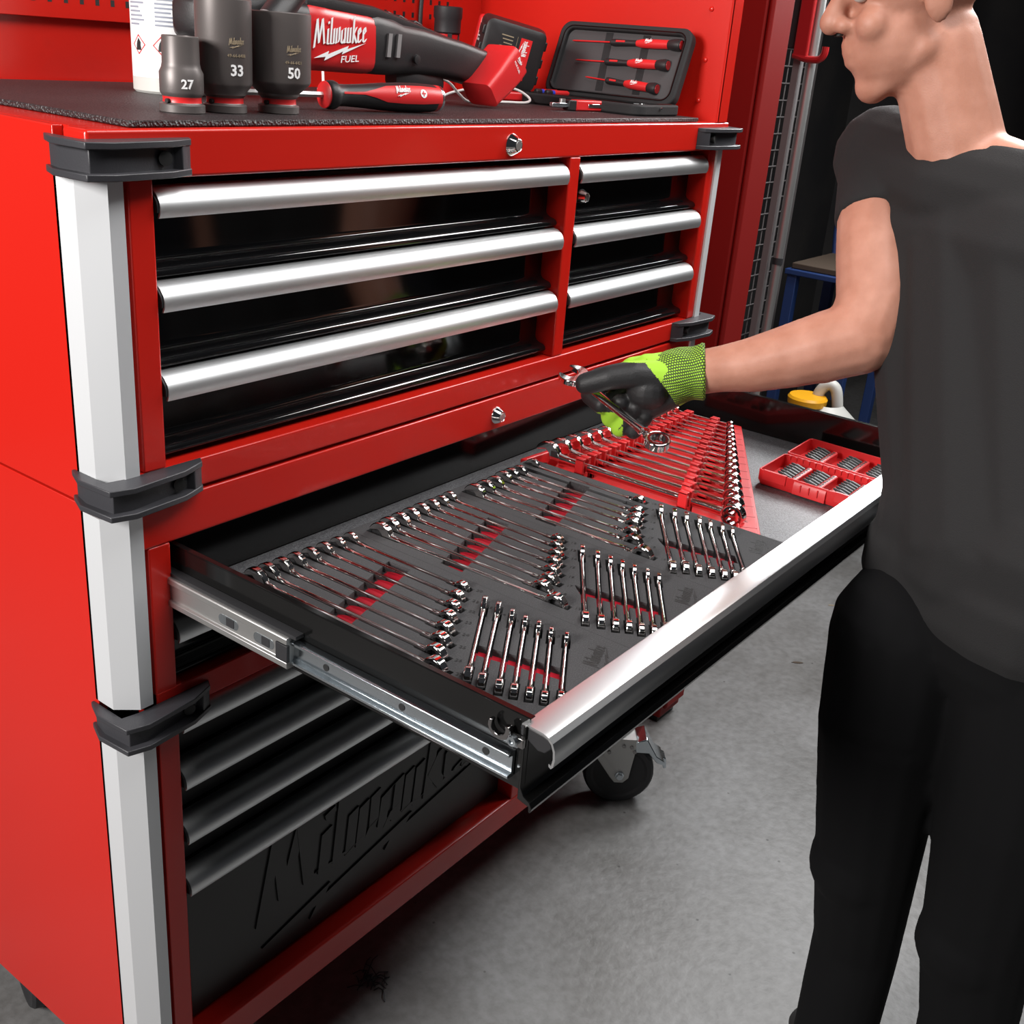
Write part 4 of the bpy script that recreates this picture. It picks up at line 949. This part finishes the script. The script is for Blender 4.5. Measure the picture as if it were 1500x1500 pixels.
for r_ in range(14):
    for q_ in range(3):
        w_ = .030-.012*((r_*7+q_*5) % 4)/4; grid(tx, -.068+q_*.046, -.068+q_*.046+w_, .152-r_*.0052, .1542-r_*.0052, 5, lab_f, .0003)
tx.build('small_print', 'ink', label_)['kind'] = 'stuff'
for k_ in range(4):
    c0 = -.050+k_*.036
    dm = MB(); q = [(c0, .048), (c0+.0125, .0605), (c0, .073), (c0-.0125, .0605)]; qi = [(c0+(x-c0)*.86, .0605+(y-.0605)*.86) for x, y in q]
    dm.ring(q, qi, .0002, .0005, lab_f); dm.build('hazard_diamond', 'red_plastic', label_)
    fl = MB(); fl.prism([(c0-.005, .0535), (c0+.005, .0535), (c0+.0035, .060), (c0+.004, .063), (c0, .0685), (c0-.003, .0635), (c0-.004, .060)], .0002, .0005, lab_f); fl.build('hazard_symbol', 'ink_black', label_)
# ================================================================== behind and beside
lk = thing('steel_locker', 'tall dark red steel locker standing right of the tool chest', 'locker', (1.65, .4, 0))
MB().box(1.60, 1.705, .080, .75, .02, 2.6).build('body', 'locker_red', lk, bevel=.004)
MB().box(1.603, 1.702, .066, .0795, .05, 2.55).build('door', 'locker_red', lk, bevel=.006)
MB().box(1.61, 1.695, .09, .74, .0, .02).build('plinth', 'semi_black', lk)
wf = thing('wire_mesh_panel', 'dark wire mesh panel standing behind the red locker', 'mesh panel', (2.9, .75, 0))
for x in (2.42, 3.45): MB().box(x-.015, x+.015, .735, .765, 0, 2.7).build('post', 'grey_metal', wf)
for k in range(19): MB().cyl((2.435+k*.054, .75, .06), (2.435+k*.054, .75, 2.66), .0025, n=6).build('wire', 'grey_metal', wf)
for k in range(46): MB().cyl((2.43, .7455, .10+k*.056), (3.44, .7455, .10+k*.056), .0025, n=6).build('wire', 'grey_metal', wf)
sb = MB().box(2.3, 4.4, .95, .97, 0, 2.9)
struct(sb, 'wall_divider', 'wall_dark')
lp = thing('light_stand', 'tall light stand of a grey bar and a chrome tube with a red bracket', 'light stand', (2.62, .40, 0))
pa = Vector((2.60, .430, 1.40)); pb_ = Vector((2.60, .400, 1.42))
MB().box(2.587, 2.613, .421, .444, .02, 2.05).build('bar', 'grey_metal', lp, bevel=.002)
MB().cyl((2.60, .394, .02), (2.60, .394, 2.1), .0145, n=18).build('tube', 'zinc_dull', lp)
MB().cyl((2.60, .394, 1.05), (2.60, .394, 1.07), .0165, n=18).build('tube_clamp', 'rubber_black', lp)
MB().box(2.53, 2.67, .32, .48, 0, .02).build('base', 'semi_black', lp, bevel=.004)
MB().box(2.565, 2.586, .398, .440, 1.64, 2.0).build('bracket', 'red_plastic_dark', lp, bevel=.004)
MB().tube(spline([(2.575, .440, 1.645), (2.572, .395, 1.636), (2.572, .362, 1.637), (2.572, .348, 1.650), (2.572, .346, 1.672)]), .010, 10).build('bracket_hook', 'red_plastic_dark', lp)
MB().box(2.587, 2.64, .446, .475, 1.66, 2.0).build('lamp_back', 'rubber_black', lp, bevel=.006)
# blue trolley
tr = thing('trolley', 'blue painted trolley with a small deck in the dark background', 'trolley', (3.25, .42, 0))
def tb(p, q, r, n, m='blue_paint'): MB().cyl(p, q, r, n=12).build(n, m, tr)
MB().box(3.12, 3.50, .30, .56, .955, .975).build('deck', 'cardboard', tr, bevel=.003)
MB().box(3.10, 3.52, .285, .575, .935, .954).build('deck_frame', 'blue_paint', tr, bevel=.003)
for x in (3.13, 3.49):
    for y in (.31, .55): MB().box(x-.018, x+.018, y-.018, y+.018, .10, .935).build('leg', 'blue_paint', tr, bevel=.002)
MB().box(3.10, 3.52, .285, .575, .70, .725).build('lower_shelf', 'blue_paint', tr, bevel=.003)
for x in (3.13, 3.49):
    for y in (.31, .55): MB().lathe([(.01, -.012), (.048, -.012), (.05, -.008), (.05, .008), (.048, .012), (.01, .012)], (x, y, .05), (0, 1, 0), 20).build('wheel', 'rubber_black', tr)
MB().tube(spline([(3.49, .31, .97), (3.50, .30, 1.10), (3.50, .36, 1.16), (3.50, .50, 1.16), (3.50, .56, 1.10), (3.49, .55, .97)]), .012, 10).build('push_handle', 'blue_paint', tr)
# white jug with a yellow lid
jg = thing('jug', 'white plastic jug with a yellow lid on the floor beyond the drawer', 'jug', (2.86, .245, 0))
MB().lathe([(.001, 0), (.115, 0), (.125, .01), (.125, .44), (.11, .53), (.06, .575), (.05, .585)], (2.86, .245, 0), (0, 0, 1), 32, cap=False).build('body', 'white_plastic', jg)
MB().lathe([(.050, .0), (.064, .004), (.066, .024), (.060, .032), (.001, .033)], (2.82, .300, .575), (0, 0, 1), 32, cap=False).build('lid', 'yellow_plastic', jg)
MB().lathe([(.052, .0), (.052, .05)], (2.82, .300, .53), (0, 0, 1), 24).build('neck', 'white_plastic', jg)
MB().tube(spline([(2.86, .285, .54), (2.86, .280, .61), (2.865, .255, .645), (2.87, .225, .630), (2.87, .205, .54)]), .019, 12).build('handle', 'white_plastic', jg)
cb = thing('cardboard_box', 'closed brown cardboard box in the shadow behind the jug', 'box', (3.6, .0, 0))
MB().box(3.55, 3.95, -.45, .10, 0, .55).build('carton', 'cardboard', cb, bevel=.004)
MB().box(3.57, 3.93, -.105, -.055, .5502, .552).build('tape', 'socket_mark', cb)
# ---- bits of debris on the concrete
def floorpt(u, v): 
    d = CAM_F+CAM_R*((u-750)/FOC)+CAM_D*((v-750)/FOC); return CAM_POS+d*(-CAM_POS.z/d.z)
c = floorpt(545, 1440); db = MB()
for k in range(26):
    a = random.uniform(0, 2*PI); l = random.uniform(.015, .05); q = c+Vector((random.uniform(-.02, .02), random.uniform(-.03, .03), 0))
    db.tube([q+Vector((0, 0, .0012)), q+Vector((math.cos(a)*l*.5, math.sin(a)*l*.5, random.uniform(.004, .014))), q+Vector((math.cos(a)*l, math.sin(a)*l, .0012))], .0011, 5)
tag(db.build('dirt_clump', 'rubber_black', None), 'small dark clump of dirt and fibres on the concrete floor', 'debris', kind='stuff')
for (u, v, l, lab) in ((1168, 971, .018, 'dark leaf scrap on the floor under the drawer front'), (1218, 887, .012, 'pale yellowish scrap on the floor near the trouser leg')):
    c = floorpt(u, v); g = MB()
    g.prism([(-l, 0), (-l*.4, l*.28), (l*.6, l*.25), (l, 0), (l*.4, -l*.25), (-l*.5, -l*.2)], .0004, .0016, frame_map(c, (.6, -.79, 0), (.79, .6, 0), (0, 0, 1)))
    single(g, 'floor_scrap', 'cardboard' if l > .015 else 'socket_mark', lab, 'debris', tuple(c))
# ================================================================== the mechanic at the drawer
man = thing('person', 'person in black clothes and a lime glove reaching over the open drawer', 'person', (.93, -.69, 0))
V3 = Vector
fdir = V3((-.866, .50, 0)); rdir = V3((.50, .866, 0)); upv = V3((0, 0, 1))
pel = V3((.850, -.745, .93)); chest_c = V3((1.010, -.600, 1.40)); shR = at(1296, 232, 1.685); shL = chest_c*2-shR; shL.z = 1.45; shL += V3((-.5, -.866, 0))*.02
neck0 = V3((1.000, -.535, 1.505)); HC = V3((.957, -.436, 1.712))
# arm joints, seen between glove cuff and sleeve
arm = [at(1020, 546, 1.660), at(1052, 541, 1.655), at(1105, 534, 1.645), at(1160, 521, 1.630), at(1212, 507, 1.615), at(1262, 494, 1.602), at(1283, 440, 1.605), at(1283, 370, 1.620), at(1286, 300, 1.645), shR]
ar = [.034, .0345, .0415, .0475, .0520, .0540, .0560, .0570, .0580, .064]
hf = V3((-.53, .80, -.27)).normalized(); hr_ = hf.cross(upv).normalized(); hu = hr_.cross(hf)
H = lambda x, y, z: HC+hf*x-hr_*y+hu*z
HM = Matrix((( hf.x, -hr_.x, hu.x), (hf.y, -hr_.y, hu.y), (hf.z, -hr_.z, hu.z)))
hipR, hipL = pel+rdir*.085+V3((0, 0, -.02)), pel-rdir*.085+V3((0, 0, -.02))
legR = [V3((.815, -.652, .89)), V3((.800, -.660, .75)), V3((.832, -.676, .48)), V3((.865, -.684, .30)), V3((.838, -.692, .10))]
legL = [V3((.80, -.84, .90)), V3((.79, -.85, .70)), V3((.80, -.86, .46)), V3((.81, -.88, .30)), V3((.815, -.89, .10))]
lr = [.095, .085, .064, .058, .044]
armL = [shL, shL+V3((-.02, -.06, -.16)), shL+V3((-.03, -.10, -.29)), shL+V3((-.05, -.11, -.42)), shL+V3((-.07, -.10, -.53))]
b = MB()
b.sphere(H(-.008, 0, .045), 1, 24, sc=(.098, .077, .090), M=HM); b.sphere(H(.020, 0, -.045), 1, 24, sc=(.074, .060, .074), M=HM)
b.sphere(H(.060, 0, -.098), .025, 16); b.cap(H(.0, -.045, -.06), H(.058, -.012, -.1), .022, .018); b.cap(H(.0, .045, -.06), H(.058, .012, -.1), .022, .018)
b.cap(H(.084, 0, .034), H(.1085, 0, -.008), .0105, .0165); b.sphere(H(.096, .0165, -.014), .0120, 14); b.sphere(H(.096, -.0165, -.014), .0120, 14)
b.sphere(H(.086, 0, -.040), 1, 16, sc=(.012, .020, .010), M=HM)
b.sphere(H(.088, 0, -.050), 1, 16, sc=(.010, .023, .006), M=HM); b.sphere(H(.085, 0, -.064), 1, 16, sc=(.011, .021, .008), M=HM)
b.cap(H(.080, -.036, .043), H(.080, .036, .043), .011, .011)
for s in (-1, 1):
    b.sphere(H(-.012, s*.076, -.002), 1, 16, sc=(.020, .010, .032), M=HM); b.sphere(H(.062, s*.036, -.02), .024, 14)
b.cap(H(-.025, 0, -.06), neck0, .060, .066); b.cap(neck0, chest_c, .07, .11)
b.cap(chest_c+rdir*.10, chest_c-rdir*.10, .105, .105); b.cap(chest_c+rdir*.09, pel+rdir*.07+V3((0, 0, .12)), .10, .095); b.cap(chest_c-rdir*.09, pel-rdir*.07+V3((0, 0, .12)), .10, .095)
b.cap(pel+rdir*.08, pel-rdir*.08, .105, .105); b.cap(pel+V3((0, 0, .14)), pel, .12, .11)
b.cap(neck0, shR, .06, .058); b.cap(neck0, shL, .06, .058); b.cap(chest_c+rdir*.1, shR, .09, .06); b.cap(chest_c-rdir*.1, shL, .09, .06)
b.chain(arm, ar); b.chain(armL, [.06, .052, .045, .042, .03])
b.sphere(at(1205, 512, 1.62), .050, 18)
b.chain([hipR]+legR, [.1]+lr); b.chain([hipL]+legL, [.1]+lr)
for L_, to in ((legR, V3((.70, .65, 0))), (legL, V3((-.6, .8, 0)))):
    to.normalize(); b.cap(L_[-1], L_[-1]+V3((0, 0, -.05)), .042, .04); b.cap(L_[-1]+V3((0, 0, -.055)), L_[-1]+to*.085+V3((0, 0, -.068)), .036, .024)
# left hand: palm and five curled fingers
hw = armL[-1]; hd_ = V3((-.05, .15, -.98)).normalized(); hs_ = hd_.cross(V3((1, 0, 0))).normalized(); hn = hs_.cross(hd_)
b.cap(hw, hw+hd_*.085, .030, .034)
for k in range(4):
    o = hw+hd_*.09+hs_*(-.030+.020*k); b.chain([o, o+hd_*.038+hn*.006, o+hd_*.062+hn*.020, o+hd_*.072+hn*.038], [.0098, .0092, .0086, .0078])
b.chain([hw+hd_*.03-hs_*.028, hw+hd_*.060-hs_*.055+hn*.01, hw+hd_*.095-hs_*.060+hn*.02], [.014, .012, .0095])
body = remesh(b, 'body', .0045, 5)
mesh_obj('body', body, 'skin', man)
# clothing
s_ = MB(); q = .016
s_.cap(chest_c+rdir*.10, chest_c-rdir*.10, .105+q, .105+q); s_.cap(chest_c+rdir*.09, pel+rdir*.07+V3((0, 0, .12)), .10+q, .095+q); s_.cap(chest_c-rdir*.09, pel-rdir*.07+V3((0, 0, .12)), .10+q, .095+q)
s_.cap(chest_c, pel+V3((0, 0, .10)), .125, .138); s_.cap(pel+rdir*.08+V3((0, 0, .12)), pel-rdir*.08+V3((0, 0, .12)), .118, .118)
s_.cap(pel+rdir*.08+V3((0, 0, .05)), pel-rdir*.08+V3((0, 0, .05)), .126, .126)
s_.cap(neck0-V3((0, 0, .03)), shR, .065+q, .060+q); s_.cap(neck0-V3((0, 0, .03)), shL, .065+q, .060+q); s_.cap(chest_c+rdir*.1, shR, .09+q, .062+q); s_.cap(chest_c-rdir*.1, shL, .09+q, .062+q)
s_.cyl(shR, arm[-2]+(arm[-3]-arm[-2])*.42, .066, .0625, 24); s_.sphere(shR, .067, 20); s_.cyl(shL, armL[1]+V3((0, 0, .02)), .07, .064, 24); s_.sphere(shL, .07, 20)
shirt = remesh(s_, 't_shirt', .006, 5); mesh_obj('t_shirt', shirt, 'cotton_black', man)
t_ = MB()
t_.cap(pel+rdir*.08, pel-rdir*.08, .117, .117); t_.cap(pel+V3((0, 0, .08)), pel, .120, .120)
for hp, lg in ((hipR, legR), (hipL, legL)):
    t_.chain([hp]+lg[:4], [.110, .104, .096, .080, .070]); t_.cyl(lg[3], lg[4]+V3((0, 0, -.015)), .070, .066, 20)
    t_.sphere(lg[2]+fdir*.02, .074, 14)
    t_.cap(lg[1]+rdir*.055*(1 if lg is legR else -1)+V3((0, 0, -.06)), lg[1]+rdir*.06*(1 if lg is legR else -1)+V3((0, 0, .04)), .045, .045)
t_.cap(V3((.845, -.645, .265)), V3((.850, -.655, .20)), .020, .026)       # loose fold above the boot
trs = remesh(t_, 'trousers', .007, 4); mesh_obj('trousers', trs, 'trousers_black', man)
for L_, to, nm in ((legR, V3((.70, .65, 0)), 0), (legL, V3((-.6, .8, 0)), 1)):
    to.normalize(); k = MB(); a = L_[-1]; si = to.cross(upv)
    k.cap(a+V3((0, 0, .02)), a+V3((0, 0, -.03)), .052, .050); k.cap(a-to*.03+V3((0, 0, -.055)), a+to*.085+V3((0, 0, -.063)), .044, .036)
    k.cap(a+to*.03+V3((0, 0, -.02)), a+to*.07+V3((0, 0, -.05)), .042, .034)
    bt_ = remesh(k, 'boot', .006, 3)
    for v in bt_.vertices: v.co.z = max(v.co.z, .004)
    bo_ = mesh_obj('boot', bt_, 'cotton_black', man)
    lc = MB()
    for j in range(3):
        c = a+to*(.035+.018*j)+V3((0, 0, .026-.014*j)); lc.tube([c-si*.022+V3((0, 0, -.006)), c+V3((0, 0, .004)), c+si*.022+V3((0, 0, -.006))], .0028, 6)
    lc.tube(spline([a+to*.05+V3((0, 0, .03)), a+to*.07+si*-.02+V3((0, 0, .04)), a+to*.09-si*.015+V3((0, 0, .005)), a+to*.07+V3((0, 0, .025))]), .0026, 6)
    q_ = lc.build('laces', 'rubber_black', man); q_['kind'] = 'stuff'
h_ = MB(); h_.sphere(H(-.018, 0, .055), 1, 24, sc=(.098, .082, .090), M=HM)
hm = remesh(h_, 'hair', .006, 2); mesh_obj('hair', hm, 'hair', man)
for s in (-1, 1): MB().sphere(H(.0735, s*.033, .022), .0125, 16).build('eye', 'white_plastic', man)
MB().sphere(H(.1000, .0095, -.0245), 1, 10, sc=(.0052, .0036, .0030), M=HM).build('nostril', 'ink_black', man)
MB().sphere(H(.1000, -.0095, -.0245), 1, 10, sc=(.0052, .0036, .0030), M=HM).build('nostril', 'ink_black', man)

# ---- gloved right hand closed on the wrench
g = MB()
g.cap(at(1006, 549, 1.662), at(952, 553, 1.668), .0310, .0365); g.cap(at(990, 572, 1.668), at(948, 592, 1.678), .0240, .0250); g.cap(at(975, 540, 1.672), at(928, 544, 1.682), .026, .0225)
g.sphere(at(950, 568, 1.660), .034, 18)
g.chain([at(972, 552, 1.648), at(930, 548, 1.640), at(893, 553, 1.642), at(858, 562, 1.652)], [.0250, .0205, .0188, .0165])
g.chain([at(930, 545, 1.695), at(878, 554, 1.720), at(866, 578, 1.705), at(881, 593, 1.686)], [.0195, .0170, .0168, .0145])
g.chain([at(942, 562, 1.705), at(893, 590, 1.728), at(895, 612, 1.705), at(909, 590, 1.668)], [.0195, .0168, .0155, .0142])
g.chain([at(950, 580, 1.705), at(905, 612, 1.722), at(908, 627, 1.700), at(931, 597, 1.668)], [.0180, .0152, .0142, .0135])
g.chain([at(958, 592, 1.700), at(925, 624, 1.705), at(928, 632, 1.690), at(945, 612, 1.672)], [.0160, .0135, .0125, .0120])
gm = remesh(g, 'glove', .0022, 4)
for n_ in ('glove_black', 'knit_lime'): gm.materials.append(MATS[n_])
def pix(p):
    d = p-CAM_POS; z = d.dot(CAM_F); return 750+FOC*d.dot(CAM_R)/z, 750+FOC*d.dot(CAM_D)/z
for f in gm.polygons:
    u, v = pix(f.center); n = f.normal; away = n.dot(CAM_F)
    vb = 531 if u < 945 else 531+(u-945)*1.25
    lime = (u > 876 and v < vb) or (away > .30 and v < 608 and u > 850) or (v > 604 and u < 912 and n.dot(CAM_D) > -.2 and (away > -.75))
    f.material_index = 1 if lime else 0
go = bpy.data.objects.new('glove', gm); COL.objects.link(go); go.parent = man; go.location = -Vector(man['_o']); go['_o'] = [0, 0, 0]
go['label'] = 'black coated palm and fingers of a lime green work glove'
# knitted lime cuff: a tube cut obliquely where the coating starts
NA, NT = 64, 26; me = bpy.data.meshes.new('glove_cuff'); vs = []; fs = []; uvs = []
for i in range(NT+1):
    t = i/NT
    for j in range(NA):
        a = 2*PI*j/NA; us = 967-24*math.sin(a); u = us+(1032-us)*t
        vc = 553-(u-985)*.20; r = 39.0+1.8*math.sin((u-975)*.11)+(3.0*max(0, (u-1015)/17))
        r += .7*math.sin(a*7+t*5)*t+.5*math.sin(a*13+u*.2)
        if t > .97: r -= 3
        vs.append(at(u, vc-r*math.sin(a), 1.666-.0400*(r/38)*math.cos(a)))
for i in range(NT):
    for j in range(NA):
        fs.append((i*NA+j, i*NA+(j+1) % NA, (i+1)*NA+(j+1) % NA, (i+1)*NA+j)); uvs.append([(j/NA*30, i/NT*13), ((j+1)/NA*30, i/NT*13), ((j+1)/NA*30, (i+1)/NT*13), (j/NA*30, (i+1)/NT*13)])
me.from_pydata([tuple(p) for p in vs], [], fs); ul = me.uv_layers.new(name='UVMap')
for k, q in enumerate(uvs):
    for c in range(4): ul.data[4*k+c].uv = (q[c][1], q[c][0])
me.polygons.foreach_set('use_smooth', [True]*len(me.polygons))
co = mesh_obj('glove_cuff', me, 'knit_rows', man); co['label'] = 'lime green knitted cuff with dark stitch rows'
sm = co.modifiers.new('thick', 'SOLIDIFY'); sm.thickness = .0018; sm.offset = -1

# ---- the wrench in the hand
hwz = wrench(.2310, .0232, 'chrome flex-head ratchet wrench held up in the gloved hand', None, flex=True)
o0 = at(829, 541, 1.704); r0 = at(979, 660, 1.566); axw = (r0-o0).normalized()
nw = (-CAM_F*.60-CAM_D*.80); nw = (nw-axw*nw.dot(axw)).normalized()
lay(hwz, o0, o0+axw*.2310, nw.cross(axw))
for o in bpy.data.objects:
    if '_o' in o.keys(): del o['_o']
